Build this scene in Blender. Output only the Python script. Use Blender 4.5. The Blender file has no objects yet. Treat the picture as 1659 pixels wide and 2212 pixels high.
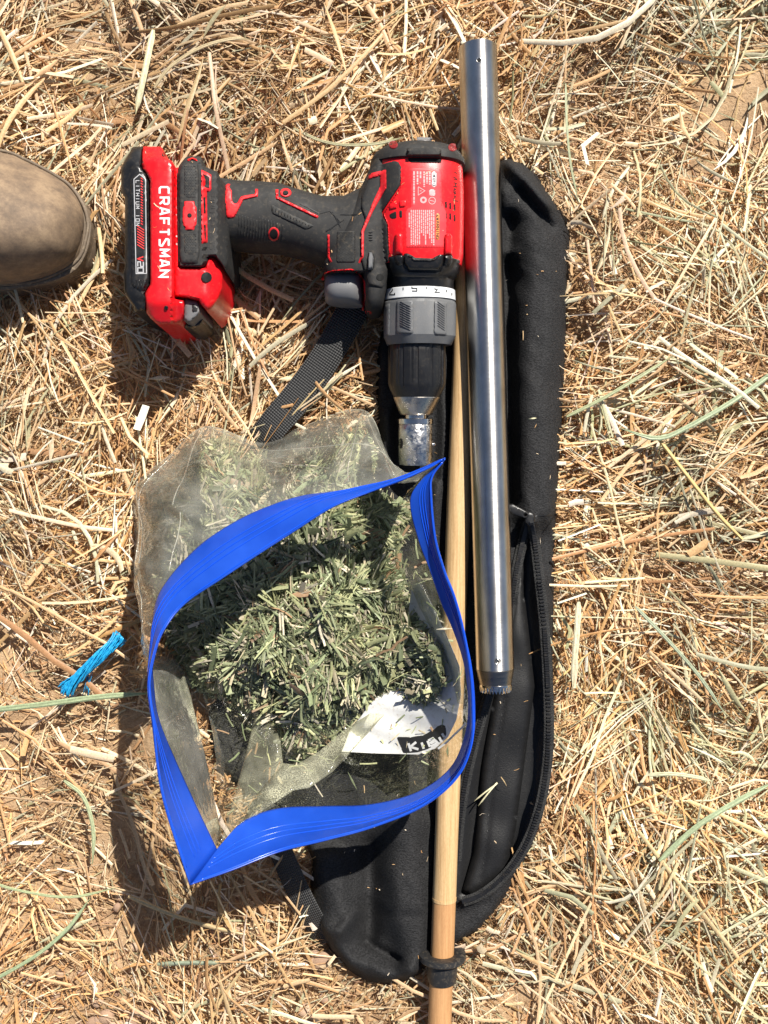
import bpy, bmesh, math, random
import numpy as np
from mathutils import Vector, geometry
from mathutils.bvhtree import BVHTree

random.seed(7); rng = np.random.default_rng(11)
sc = bpy.context.scene
COL = sc.collection

# ------------------------------------------------------------------ camera
FPX, CAMH = 2000.0, 0.60          # focal length in units of a 1659 x 2212 frame, height above the ground
cam_d = bpy.data.cameras.new('camera'); cam = bpy.data.objects.new('camera', cam_d); COL.objects.link(cam)
cam_d.sensor_fit = 'VERTICAL'; cam_d.sensor_height = 36.0; cam_d.lens = FPX / 2212.0 * 36.0
cam_d.clip_start = 0.01; cam_d.clip_end = 100
cam.location = (0, 0, CAMH); cam.rotation_euler = (0, 0, 0)
sc.camera = cam
# ------------------------------------------------------------------ light
SUN = Vector((0.45, 0.80, 1.0)).normalized()
wd = bpy.data.worlds.new('World'); sc.world = wd; wd.use_nodes = True
wn = wd.node_tree; bg = wn.nodes['Background']
sky = wn.nodes.new('ShaderNodeTexSky'); sky.sky_type = 'NISHITA'; sky.sun_disc = False
sky.sun_elevation = math.asin(SUN.z); sky.sun_rotation = math.atan2(SUN.x, SUN.y)
sky.air_density = 1.0; sky.dust_density = 1.2
wn.links.new(sky.outputs[0], bg.inputs[0]); bg.inputs[1].default_value = 0.050
sl = bpy.data.lights.new('sun', 'SUN'); sl.energy = 5.0; sl.angle = math.radians(0.53); sl.color = (1.0, 0.95, 0.86)
so = bpy.data.objects.new('sun', sl); COL.objects.link(so)
so.rotation_euler = (-SUN).to_track_quat('-Z', 'Y').to_euler(); so.location = SUN * 3
sc.view_settings.view_transform = 'Standard'; sc.view_settings.look = 'None'
sc.view_settings.exposure = 0.68; sc.view_settings.gamma = 1.0
sc.render.engine = 'CYCLES'
sc.cycles.use_denoising = True
sc.cycles.max_bounces = 7; sc.cycles.transparent_max_bounces = 16; sc.cycles.diffuse_bounces = 3
sc.cycles.caustics_reflective = False; sc.cycles.caustics_refractive = False

# ------------------------------------------------------------------ helpers
def Wn(px, py, z):
    px, py, z = np.broadcast_arrays(np.asarray(px, float), np.asarray(py, float), np.asarray(z, float))
    k = (CAMH - z) / FPX
    return np.stack([(px - 829.5) * k, (1106 - py) * k, z], -1)
def W(px, py, z): return Vector(Wn(px, py, z).tolist())
def to_px(x, y, z=0.0):
    k = FPX / (CAMH - z)
    return 829.5 + x * k, 1106 - y * k

ROOT = {}; GEO = {}
def thing(name, label, cat, loc, group=None):
    o = bpy.data.objects.new(name, None); COL.objects.link(o); o.location = loc
    o.empty_display_size = 0.01
    ROOT[o.name] = np.array(loc, float); o['label'] = label; o['category'] = cat
    if group: o['group'] = group
    return o
def tag(o, label, cat, group=None, kind=None):
    o['label'] = label
    if cat: o['category'] = cat
    if group: o['group'] = group
    if kind: o['kind'] = kind
    return o
def mk(name, v, f, mat, parent=None, ang=40, col=None, uv=None):
    v = np.asarray(v, float).reshape(-1, 3)
    org = ROOT[parent.name] if parent else np.zeros(3)
    me = bpy.data.meshes.new(name)
    if isinstance(f, np.ndarray):
        n, k = f.shape
        me.vertices.add(len(v)); me.vertices.foreach_set('co', (v - org).astype(np.float32).ravel())
        me.loops.add(n * k); me.loops.foreach_set('vertex_index', f.astype(np.int32).ravel())
        me.polygons.add(n); me.polygons.foreach_set('loop_start', (np.arange(n) * k).astype(np.int32))
        me.update(calc_edges=True)
    else:
        me.from_pydata((v - org).tolist(), [], [tuple(int(i) for i in q) for q in f])
    if ang is not None:
        me.polygons.foreach_set('use_smooth', np.ones(len(me.polygons), bool))
        if ang < 180: me.set_sharp_from_angle(angle=math.radians(ang))
    if col is not None:
        a = me.color_attributes.new('Col', 'FLOAT_COLOR', 'POINT')
        c = np.ones((len(v), 4), np.float32); c[:, :3] = col; a.data.foreach_set('color', c.ravel())
    if uv is not None:
        a = me.attributes.new('weave', 'FLOAT_VECTOR', 'POINT')
        c = np.zeros((len(v), 3), np.float32); c[:, :2] = uv; a.data.foreach_set('vector', c.ravel())
    me.materials.append(mat)
    o = bpy.data.objects.new(name, me); COL.objects.link(o)
    if parent: o.parent = parent
    ROOT[o.name] = org; GEO[o.name] = (v, f)
    return o
def bvh(objs):
    V = []; F = []; n = 0
    for o in objs:
        v, f = GEO[o.name]; V += [tuple(p) for p in v]; F += [tuple(int(i) + n for i in q) for q in f]; n += len(v)
    return BVHTree.FromPolygons(V, F)
CAMP = Vector((0, 0, CAMH))
def hit(b, px, py, dflt=0.03):
    t = W(px, py, 0.0)
    h = b.ray_cast(CAMP, (t - CAMP).normalized())
    return h[0] if h[0] is not None else W(px, py, dflt)

def inside(pts, poly):
    x, y = pts[:, 0], pts[:, 1]; p = np.asarray(poly, float); r = np.zeros(len(pts), bool)
    x0, y0 = p[:, 0], p[:, 1]; x1, y1 = np.roll(x0, -1), np.roll(y0, -1)
    for a, b, c, d in zip(x0, y0, x1, y1):
        if b == d: continue
        r ^= ((b > y) != (d > y)) & (x < (c - a) * (y - b) / (d - b) + a)
    return r
def seg_dist(pts, line, closed=False):
    p = np.asarray(line, float); q = np.roll(p, -1, 0) if closed else p[1:]
    if not closed: p = p[:-1]
    best = np.full(len(pts), 1e9)
    for a, b in zip(p, q):
        d = b - a; L = d @ d + 1e-12
        t = np.clip(((pts - a) @ d) / L, 0, 1)
        best = np.minimum(best, np.hypot(*(pts - a - t[:, None] * d).T))
    return best
def resample(line, step, closed=False):
    p = np.asarray(line, float)
    if closed: p = np.vstack([p, p[:1]])
    out = []
    for a, b in zip(p[:-1], p[1:]):
        n = max(1, int(round(np.linalg.norm(b - a) / step)))
        out += [a + (b - a) * i / n for i in range(n)]
    if not closed: out.append(p[-1])
    return np.array(out)
def catmull(pts, n, closed=False):
    p = np.asarray(pts, float); m = len(p)
    if closed: idx = lambda i: p[i % m]; segs = m
    else:
        idx = lambda i: p[i] if 0 <= i < m else (2 * p[0] - p[1] if i < 0 else 2 * p[-1] - p[-2]); segs = m - 1
    out = []
    for k in range(n if closed else n):
        u = k / n * segs if closed else k / (n - 1) * segs
        i = min(int(u), segs - 1); t = u - i
        a, b, c, d = idx(i - 1), idx(i), idx(i + 1), idx(i + 2)
        out.append(0.5 * (2 * b + (c - a) * t + (2 * a - 5 * b + 4 * c - d) * t * t + (3 * b - a - 3 * c + d) * t ** 3))
    return np.array(out)
def cdt(outline, holes=(), step=8.0, bev=None, extra=None):
    o = resample(outline, step, True)
    loops = [o] + [resample(h, step, True) for h in holes]
    mn, mx = o.min(0), o.max(0)
    gx, gy = np.meshgrid(np.arange(mn[0], mx[0], step), np.arange(mn[1], mx[1], step * 0.87))
    gx = gx + (np.arange(gx.shape[0]) % 2)[:, None] * step / 2
    g = np.stack([gx.ravel(), gy.ravel()], 1)
    if bev:
        for L in loops:
            t = np.roll(L, -1, 0) - np.roll(L, 1, 0); t /= np.linalg.norm(t, axis=1)[:, None] + 1e-9
            nn = np.stack([-t[:, 1], t[:, 0]], 1)
            for w in (0.15, 0.45, 1.0):
                for s in (-1, 1):
                    q = L + nn * s * bev * w
                    d = np.min([seg_dist(q, M, True) for M in loops], 0)
                    g = np.vstack([q[d > bev * w * 0.97], g])
    if extra is not None: g = np.vstack([g, extra])
    ok = inside(g, o)
    for h in loops[1:]: ok &= ~inside(g, h)
    g = g[ok]
    d = np.min([seg_dist(g, M, True) for M in loops], 0)
    lim = (bev * 0.1 if bev else step * 0.45)
    g = g[d > lim]
    if bev:
        keep = np.ones(len(g), bool)
    V = []; E = []
    for L in loops:
        n0 = len(V); V += [Vector(p) for p in L.tolist()]
        E += [(n0 + i, n0 + (i + 1) % len(L)) for i in range(len(L))]
    V += [Vector(p) for p in g.tolist()]
    r = geometry.delaunay_2d_cdt(V, E, [], 0, 1e-4)
    P = np.array([tuple(p) for p in r[0]]); T = np.array([t for t in r[2] if len(t) == 3], int)
    c = P[T].mean(1); ok = inside(c, o)
    for h in loops[1:]: ok &= ~inside(c, h)
    T = T[ok]
    a, b, c = P[T[:, 0]], P[T[:, 1]], P[T[:, 2]]
    cr = (b[:, 0] - a[:, 0]) * (c[:, 1] - a[:, 1]) - (b[:, 1] - a[:, 1]) * (c[:, 0] - a[:, 0])
    T = np.where((cr > 0)[:, None], T[:, ::-1], T)        # pixel y runs down: this faces up
    d = np.min([seg_dist(P, M, True) for M in loops], 0)
    return P, T, d
def boundary(T):
    e = {}
    for t in T:
        for i in range(3):
            a, b = int(t[i]), int(t[(i + 1) % 3]); e[(a, b)] = 1
    return [k for k in e if (k[1], k[0]) not in e]
def prof(d, b): return np.sqrt(np.clip(1 - (1 - np.clip(d / b, 0, 1)) ** 2, 0, 1))
def sheet(name, outline, zf, mat, parent=None, holes=(), step=8.0, th=0.0015, bev=None, ang=50):
    """closed solid: a top that follows zf(px, py, distance to the edge), walls down by th"""
    P, T, d = cdt(outline, holes, step, bev)
    z = zf(P[:, 0], P[:, 1], d)
    top = Wn(P[:, 0], P[:, 1], z); bot = top.copy(); bot[:, 2] -= th
    n = len(P); F = [tuple(t) for t in T] + [tuple(t[::-1] + n) for t in T]
    for a, b in boundary(T): F.append((b, a, a + n, b + n))
    return mk(name, np.vstack([top, bot]), F, mat, parent, ang)
def prism(name, outline, ztop, zbot, bev_px, bev_h, mat, parent=None, holes=(), step=12.0, zf=None, ang=35):
    P, T, d = cdt(outline, holes, step, bev_px)
    zt = zf(P[:, 0], P[:, 1]) if zf else np.full(len(P), ztop)
    z = zt - bev_h * (1 - prof(d, bev_px))
    top = Wn(P[:, 0], P[:, 1], z); n = len(P)
    F = [tuple(t) for t in T]; B = boundary(T); ids = {}
    low = []
    for a, b in B:
        for k in (a, b):
            if k not in ids: ids[k] = n + len(low); low.append((top[k, 0], top[k, 1], zbot))
        F.append((b, a, ids[a], ids[b]))
    return mk(name, np.vstack([top, np.array(low)]), F, mat, parent, ang)
def patch(name, outline, B, th, mat, parent, holes=(), step=6.0, bev=2.0, base=-0.0002, ang=45):
    """a raised (or printed) piece lying on the surface B"""
    P, T, d = cdt(outline, holes, step, bev)
    top = np.array([tuple(hit(B, x, y)) for x, y in P])
    top[:, 2] += base + (th - base) * prof(d, bev)
    return mk(name, top, [tuple(t) for t in T], mat, parent, ang)
def offset_line(line, w):
    p = np.asarray(line, float); n = len(p); L = []; R = []
    for i in range(n):
        a = p[i] - p[i - 1] if i else p[1] - p[0]
        b = p[i + 1] - p[i] if i < n - 1 else p[-1] - p[-2]
        a = a / (np.linalg.norm(a) + 1e-9); b = b / (np.linalg.norm(b) + 1e-9)
        m = a + b; m /= np.linalg.norm(m) + 1e-9
        k = min(1.0 / max(m @ a, 0.35), 2.2); q = np.array([-m[1], m[0]]) * w / 2 * k
        L.append(p[i] + q); R.append(p[i] - q)
    return np.array(L), np.array(R)
def band(line, w):
    L, R = offset_line(line, w); return np.vstack([L, R[::-1]])
def print_lines(name, lines, w, B, mat, parent, th=0.00015, step=5.0):
    """flat lettering: mitred strokes laid on the surface B; lines may be (polyline, width)"""
    V = []; F = []
    for k, ln in enumerate(lines):
        ww = w
        if isinstance(ln, tuple) and isinstance(ln[1], (int, float)): ln, ww = ln
        q = resample(ln, step); L, R = offset_line(q, ww); n0 = len(V)
        for a, b in zip(L, R):
            for pp in (a, b):
                h = hit(B, *pp); V.append((h.x, h.y, h.z + th + (k % 5) * 0.00001))
        for i in range(len(q) - 1):
            F.append((n0 + 2 * i, n0 + 2 * i + 1, n0 + 2 * i + 3, n0 + 2 * i + 2))
    return mk(name, V, F, mat, parent, None)
G = {'C': [[(1, 1), (.2, 1), (0, .85), (0, .15), (.2, 0), (1, 0)]], 'R': [[(0, 0), (0, 1), (.85, 1), (1, .86), (1, .6), (.85, .46), (.05, .46)], [(.5, .44), (1, 0)]],
     'A': [[(0, 0), (.36, 1), (.64, 1), (1, 0)], [(.2, .3), (.8, .3)]], 'F': [[(0, 0), (0, 1), (1, 1)], [(.05, .5), (.85, .5)]], 'T': [[(0, 1), (1, 1)], [(.5, .97), (.5, 0)]],
     'S': [[(1, 1), (.1, 1), (0, .9), (0, .72), (1, .28), (1, .1), (.9, 0), (0, 0)]], 'M': [[(0, 0), (0, 1), (.5, .35), (1, 1), (1, 0)]], 'N': [[(0, 0), (0, 1), (1, 0), (1, 1)]],
     'L': [[(0, 1), (0, 0), (1, 0)]], 'I': [[(.5, 1), (.5, 0)]], 'H': [[(0, 0), (0, 1)], [(1, 0), (1, 1)], [(.03, .5), (.97, .5)]], 'U': [[(0, 1), (0, .12), (.15, 0), (.85, 0), (1, .12), (1, 1)]],
     'O': [[(.5, 1), (0, 1), (0, 0), (1, 0), (1, 1), (.5, 1)]], 'V': [[(0, 1), (.5, 0), (1, 1)]], '2': [[(0, 1), (1, 1), (1, .52), (0, .48), (0, 0), (1, 0)]], '0': [[(.5, 1), (0, 1), (0, 0), (1, 0), (1, 1), (.5, 1)]],
     '7': [[(0, .7), (0, 1), (1, 1), (1, .8), (.45, .3), (.45, 0)]], '5': [[(1, 1), (0, 1), (0, .55), (1, .55), (1, 0), (0, 0)]], '3': [[(0, 1), (1, 1), (.5, .56), (1, .5), (1, 0), (0, 0)]], '1': [[(.3, .8), (.55, 1), (.55, 0)]],
     'W': [[(0, 1), (.25, 0), (.5, .8), (.75, 0), (1, 1)]], 'G': [[(1, .85), (.85, 1), (.15, 1), (0, .85), (0, .15), (.15, 0), (1, 0), (1, .5), (.55, .5)]],
     'D': [[(.02, 1), (.75, 1), (1, .8), (1, .2), (.75, 0), (0, 0), (0, 1)]], 'E': [[(1, 1), (0, 1), (0, 0), (1, 0)], [(.04, .5), (.8, .5)]], 'B': [[(0, 0), (0, 1), (.85, 1), (.95, .8), (.85, .55), (1, .3), (.9, 0), (0, 0)], [(.04, .54), (.8, .54)]],
     'K': [[(0, 0), (0, 1)], [(1, 1), (.08, .5), (1, 0)]], ' ': []}
def word(txt, org, r, u, adv, wid):
    """strokes for txt: r is one letter width along the line, u one letter height"""
    o = np.array(org, float); r = np.array(r, float); u = np.array(u, float); out = []
    for i, ch in enumerate(txt):
        for st in G[ch]:
            out.append([(o + r * (i * adv + x * wid) + u * y) for x, y in st])
    return [np.array(s) for s in out]
def loft(name, rows, mat, parent=None, seg=48, ang=35, tilt=0.0, rad=None, cap=True, th0=0.0):
    """rows: (edge point, edge point, half depth, exponent, z of the axis); pixel points at the axis height"""
    V = []; F = []
    for j, (a, b, dp, n, zc) in enumerate(rows):
        A = np.array(W(a[0], a[1], zc)); Bp = np.array(W(b[0], b[1], zc)); c = (A + Bp) / 2; e = (Bp - A) / 2
        up = np.array((0, -math.sin(tilt), math.cos(tilt))) * dp
        for i in range(seg):
            t = 2 * math.pi * i / seg + th0; cs, sn = math.cos(t), math.sin(t)
            k = rad(t, j) if rad else 1.0
            V.append(c + (e * math.copysign(abs(cs) ** (2 / n), cs) + up * math.copysign(abs(sn) ** (2 / n), sn)) * k)
    m = len(rows)
    for j in range(m - 1):
        for i in range(seg):
            F.append((j * seg + i, j * seg + (i + 1) % seg, (j + 1) * seg + (i + 1) % seg, (j + 1) * seg + i))
    if cap: F.append(tuple(range(seg - 1, -1, -1))); F.append(tuple((m - 1) * seg + i for i in range(seg)))
    o = mk(name, V, F, mat, parent, ang)
    bm = bmesh.new(); bm.from_mesh(o.data); bmesh.ops.recalc_face_normals(bm, faces=bm.faces); bm.to_mesh(o.data); bm.free()
    return o
def disc(px, py, rx, ry=None, n=20):
    ry = ry or rx
    return np.array([(px + rx * math.cos(2 * math.pi * i / n), py + ry * math.sin(2 * math.pi * i / n)) for i in range(n)])
def tube_path(pts, r, seg=6):
    p = np.asarray(pts, float); V = []; F = []
    for i in range(len(p)):
        t = p[min(i + 1, len(p) - 1)] - p[max(i - 1, 0)]; t /= np.linalg.norm(t) + 1e-12
        s = np.cross(t, (0, 0, 1.0)); s /= np.linalg.norm(s) + 1e-9; u = np.cross(s, t)
        rr = r[i] if hasattr(r, '__len__') else r
        for k in range(seg):
            a = 2 * math.pi * k / seg; V.append(p[i] + (s * math.cos(a) + u * math.sin(a)) * rr)
    for i in range(len(p) - 1):
        for k in range(seg): F.append((i * seg + k, i * seg + (k + 1) % seg, (i + 1) * seg + (k + 1) % seg, (i + 1) * seg + k))
    F.append(tuple(range(seg - 1, -1, -1))); F.append(tuple((len(p) - 1) * seg + k for k in range(seg)))
    return V, F
def join(parts):
    V = []; F = []
    for v, f in parts:
        n = len(V); V += [tuple(q) for q in v]; F += [tuple(int(i) + n for i in q) for q in f]
    return V, F

# ------------------------------------------------------------------ materials
def new_mat(name):
    m = bpy.data.materials.new(name); m.use_nodes = True
    return m, m.node_tree, m.node_tree.nodes['Principled BSDF']
def N(nt, t, **k):
    n = nt.nodes.new(t)
    for a, b in k.items(): setattr(n, a, b)
    return n
def coords(nt, scale=(1, 1, 1), src='Object'):
    tc = N(nt, 'ShaderNodeTexCoord'); mp = N(nt, 'ShaderNodeMapping'); mp.inputs['Scale'].default_value = scale
    nt.links.new(tc.outputs[src], mp.inputs[0]); return mp.outputs[0]
def noise(nt, vec, scale, detail=4, rough=.55):
    n = N(nt, 'ShaderNodeTexNoise'); n.inputs['Scale'].default_value = scale; n.inputs['Detail'].default_value = detail; n.inputs['Roughness'].default_value = rough
    nt.links.new(vec, n.inputs['Vector']); return n.outputs[0]
def ramp(nt, fac, stops):
    r = N(nt, 'ShaderNodeValToRGB'); e = r.color_ramp.elements
    e[0].position, e[0].color = stops[0][0], (*stops[0][1], 1); e[1].position, e[1].color = stops[-1][0], (*stops[-1][1], 1)
    for p, c in stops[1:-1]:
        q = e.new(p); q.color = (*c, 1)
    nt.links.new(fac, r.inputs[0]); return r.outputs[0]
def bump(nt, fac, strength, dist, bsdf):
    b = N(nt, 'ShaderNodeBump'); b.inputs['Strength'].default_value = strength; b.inputs['Distance'].default_value = dist
    nt.links.new(fac, b.inputs['Height']); nt.links.new(b.outputs[0], bsdf.inputs['Normal']); return b
def math_(nt, op, a, b=None):
    n = N(nt, 'ShaderNodeMath', operation=op)
    for i, x in enumerate((a, b)):
        if x is None: continue
        if isinstance(x, (int, float)): n.inputs[i].default_value = x
        else: nt.links.new(x, n.inputs[i])
    return n.outputs[0]
def plastic(name, col, rough=.45, grain=1800, gs=.12, var=.12, dust=.0, spec=.5):
    m, nt, b = new_mat(name); v = coords(nt)
    n = noise(nt, v, 60, 5); c = np.array(col)
    co = ramp(nt, n, [(.3, tuple(c * (1 - var))), (.7, tuple(np.minimum(c * (1 + var), 1)))])
    if dust:
        d = noise(nt, v, 420, 6, .7); dn = noise(nt, v, 30, 3)
        f = math_(nt, 'MULTIPLY', ramp(nt, d, [(.52, (0, 0, 0)), (.75, (1, 1, 1))]), math_(nt, 'MULTIPLY', dn, dust * 2))
        mx = N(nt, 'ShaderNodeMixRGB'); mx.inputs[2].default_value = (.42, .33, .22, 1)
        nt.links.new(f, mx.inputs[0]); nt.links.new(co, mx.inputs[1]); co = mx.outputs[0]
    nt.links.new(co, b.inputs['Base Color'])
    r = ramp(nt, noise(nt, v, 140, 4), [(.3, (rough * .8,) * 3), (.7, (min(rough * 1.2, 1),) * 3)]); nt.links.new(r, b.inputs['Roughness'])
    b.inputs['Specular IOR Level'].default_value = spec
    if grain: bump(nt, noise(nt, v, grain, 2), gs, .0003, b)
    return m
M = {}
M['red'] = plastic('red_plastic', (.72, .008, .014), .34, 2200, .10, .06, .10)
M['red_mat'] = plastic('red_matte', (.62, .012, .018), .5, 2200, .15, .08, .12)
M['dark'] = plastic('dark_rubber', (.021, .0205, .0205), .66, 2600, .3, .18, .12, .35)
M['darker'] = plastic('dark_rubber_texture', (.022, .022, .022), .7, 2600, .35, .18, .22)
M['black'] = plastic('black_plastic', (.010, .010, .011), .36, 2600, .18, .2, .08)
M['hole'] = plastic('hole_black', (.002, .002, .002), .9, 0, 0)
M['grey'] = plastic('grey_plastic', (.115, .118, .124), .5, 2600, .2, .07, .10)
M['lgrey'] = plastic('light_grey_plastic', (.15, .15, .157), .5, 2600, .2, .07, .06)
M['white'] = plastic('white_print', (.72, .72, .72), .5, 0, 0, .04)
M['pink'] = plastic('pale_print', (.80, .38, .38), .5, 0, 0, .06)
M['panel'] = plastic('label_red', (.78, .045, .055), .42, 0, 0, .04)
M['orange'] = plastic('orange_print', (.75, .25, .06), .5, 0, 0, .05)
M['ink'] = plastic('dark_ink', (.05, .012, .014), .5, 0, 0, .1)
M['blackink'] = plastic('black_ink', (.015, .015, .016), .5, 0, 0, .1)
M['redprint'] = plastic('red_print', (.68, .03, .03), .5, 0, 0, .05)
M['gprint'] = plastic('grey_print', (.42, .42, .43), .5, 0, 0, .05)
M['gprint_dark'] = plastic('dark_thread', (.045, .045, .047), .7, 0, 0, .05)
M['rubber'] = plastic('black_rubber', (.018, .018, .019), .5, 0, 0, .2, .30)
M['whitering'] = plastic('white_plastic', (.74, .75, .76), .35, 0, 0, .05, .05)
def metal(name, col, rough, streak=None, aniso=0., bs=.05):
    m, nt, b = new_mat(name); b.inputs['Metallic'].default_value = 1
    v = coords(nt, streak or (1, 1, 1)); n = noise(nt, v, 700, 6, .6); c = np.array(col)
    nt.links.new(ramp(nt, n, [(.3, tuple(c * .88)), (.7, tuple(np.minimum(c * 1.06, 1)))]), b.inputs['Base Color'])
    nt.links.new(ramp(nt, n, [(.25, (rough * .75,) * 3), (.75, (rough * 1.3,) * 3)]), b.inputs['Roughness'])
    bump(nt, n, bs, .0002, b); return m
M['steel'] = metal('brushed_steel', (.66, .64, .61), .36, (1, 1, 1), 0, .0)
def brush(m, axis, an):
    nt = m.node_tree; b = nt.nodes['Principled BSDF']; b.inputs['Anisotropic'].default_value = an
    c = N(nt, 'ShaderNodeCombineXYZ')
    for i in range(3): c.inputs[i].default_value = axis[i]
    nt.links.new(c.outputs[0], b.inputs['Tangent'])
    nz = noise(nt, coords(nt, (.04, 1, .04)), 1500, 3); nt.links.new(ramp(nt, nz, [(.3, (.33,) * 3), (.7, (.43,) * 3)]), b.inputs['Roughness'])
    sm = noise(nt, coords(nt, (1, .5, 1)), 70, 6, .65); nt.links.new(ramp(nt, sm, [(.35, (.50, .48, .45)), (.62, (.70, .68, .65))]), b.inputs['Base Color'])
M['chrome'] = metal('bright_steel', (.72, .70, .67), .18)
M['nose'] = metal('satin_nose', (.55, .50, .44), .30)
M['darksteel'] = metal('dark_collar_steel', (.30, .28, .26), .30, (.1, 1, .1))
def galv():
    m, nt, b = new_mat('galvanised'); b.inputs['Metallic'].default_value = 1
    v = coords(nt); n = noise(nt, v, 260, 5, .6)
    nt.links.new(ramp(nt, n, [(.3, (.42, .41, .40)), (.7, (.78, .77, .75))]), b.inputs['Base Color'])
    nt.links.new(ramp(nt, noise(nt, v, 500, 4), [(.3, (.16,) * 3), (.7, (.42,) * 3)]), b.inputs['Roughness'])
    bump(nt, noise(nt, v, 230, 3), .55, .0012, b); return m
M['galv'] = galv()
def wood(name, c1, c2):
    m, nt, b = new_mat(name); v = coords(nt, (1, .035, 1)); n = noise(nt, v, 900, 8, .65)
    f = noise(nt, coords(nt, (1, .25, 1)), 2200, 3)
    mx = math_(nt, 'ADD', math_(nt, 'MULTIPLY', n, .75), math_(nt, 'MULTIPLY', f, .25))
    nt.links.new(ramp(nt, mx, [(.32, c1), (.66, c2)]), b.inputs['Base Color']); b.inputs['Roughness'].default_value = .5
    bump(nt, mx, .15, .0004, b); return m
M['wood'] = wood('pale_dowel_wood', (.38, .22, .09), (.68, .47, .245))
M['wood2'] = wood('darker_dowel_wood', (.36, .18, .075), (.55, .31, .14))
def fabric(name, col, hi, sc1, rough=.62, spec=.5, bs=.9, attr=False):
    m, nt, b = new_mat(name)
    if attr:
        a = N(nt, 'ShaderNodeAttribute'); a.attribute_name = 'weave'; v = a.outputs['Vector']
    else: v = coords(nt)
    sx = N(nt, 'ShaderNodeSeparateXYZ'); nt.links.new(v, sx.inputs[0])
    k = 2 * math.pi / sc1
    if attr: X, Y = sx.outputs[0], sx.outputs[1]
    else:
        X = math_(nt, 'ADD', sx.outputs[0], sx.outputs[2]); Y = sx.outputs[1]
    p = math_(nt, 'MULTIPLY', math_(nt, 'SINE', math_(nt, 'MULTIPLY', math_(nt, 'ADD', X, Y), k * .7)), math_(nt, 'SINE', math_(nt, 'MULTIPLY', math_(nt, 'SUBTRACT', X, Y), k * .7)))
    n = noise(nt, v, 3000, 2); big = noise(nt, v, 45, 5)
    if not attr: p = math_(nt, 'MULTIPLY', math_(nt, 'SUBTRACT', noise(nt, coords(nt, (1, 1.7, 1)), 1 / sc1, 2, .7), .5), 4.0)
    h = math_(nt, 'ADD', p, math_(nt, 'MULTIPLY', n, .8))
    c = ramp(nt, math_(nt, 'ADD', math_(nt, 'MULTIPLY', h, .3), .4), [(.3, col), (.85, hi)])
    d = noise(nt, v, 900, 5, .75)
    f = math_(nt, 'MULTIPLY', ramp(nt, d, [(.62, (0, 0, 0)), (.74, (1, 1, 1))]), ramp(nt, big, [(.42, (0, 0, 0)), (.7, (.5, .5, .5))]))
    mx = N(nt, 'ShaderNodeMixRGB'); mx.inputs[2].default_value = (.30, .26, .20, 1); nt.links.new(f, mx.inputs[0]); nt.links.new(c, mx.inputs[1])
    nt.links.new(mx.outputs[0], b.inputs['Base Color']); b.inputs['Roughness'].default_value = rough; b.inputs['Specular IOR Level'].default_value = spec
    bump(nt, h, bs, .0003, b); return m
M['nylon'] = fabric('black_nylon', (.0035, .0035, .004), (.034, .034, .036), .0013, .74, .28, .6)
M['lining'] = fabric('black_coated_lining', (.007, .007, .0075), (.012, .012, .013), .0011, .50, .4, .2)
M['web'] = fabric('black_webbing', (.004, .004, .004), (.055, .055, .057), .0022, .55, .5, 1.0, True)
M['tape'] = fabric('zipper_tape', (.006, .006, .006), (.018, .018, .019), .0012)
def leather():
    m, nt, b = new_mat('dusty_leather'); v = coords(nt)
    n = noise(nt, v, 55, 8, .72); f = noise(nt, v, 520, 6, .75)
    mx = math_(nt, 'ADD', math_(nt, 'MULTIPLY', n, .75), math_(nt, 'MULTIPLY', f, .25))
    nt.links.new(ramp(nt, mx, [(.36, (.10, .072, .052)), (.48, (.18, .124, .080)), (.60, (.27, .19, .118))]), b.inputs['Base Color'])
    b.inputs['Roughness'].default_value = .75; bump(nt, f, .25, .0006, b); return m
M['leather'] = leather()
M['sole'] = plastic('boot_rubber', (.15, .112, .078), .7, 900, .3, .2, .6)
def straw_mat(name, tr=.0):
    m, nt, b = new_mat(name); a = N(nt, 'ShaderNodeAttribute'); a.attribute_name = 'Col'
    v = coords(nt); n = noise(nt, v, 900, 4)
    mx = N(nt, 'ShaderNodeMixRGB', blend_type='MULTIPLY'); mx.inputs[0].default_value = 1
    nt.links.new(a.outputs['Color'], mx.inputs[1]); nt.links.new(ramp(nt, n, [(.3, (.72, .70, .66)), (.7, (1.08, 1.06, 1.04))]), mx.inputs[2])
    nt.links.new(mx.outputs[0], b.inputs['Base Color']); b.inputs['Roughness'].default_value = .48; b.inputs['Specular IOR Level'].default_value = .4
    t = N(nt, 'ShaderNodeBsdfTranslucent'); nt.links.new(mx.outputs[0], t.inputs[0])
    ms = N(nt, 'ShaderNodeMixShader'); ms.inputs[0].default_value = .18
    nt.links.new(b.outputs[0], ms.inputs[1]); nt.links.new(t.outputs[0], ms.inputs[2]); nt.links.new(ms.outputs[0], nt.nodes['Material Output'].inputs[0])
    return m
M['straw'] = straw_mat('straw')
def soil():
    m, nt, b = new_mat('dry_soil'); v = coords(nt)
    n = noise(nt, v, 55, 8, .7); f = noise(nt, v, 700, 6, .7)
    mx = math_(nt, 'ADD', math_(nt, 'MULTIPLY', n, .6), math_(nt, 'MULTIPLY', f, .4))
    nt.links.new(ramp(nt, mx, [(.35, (.22, .125, .068)), (.5, (.43, .285, .16)), (.66, (.60, .43, .27))]), b.inputs['Base Color'])
    b.inputs['Roughness'].default_value = .95; bump(nt, mx, .8, .004, b); return m
M['soil'] = soil()
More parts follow.
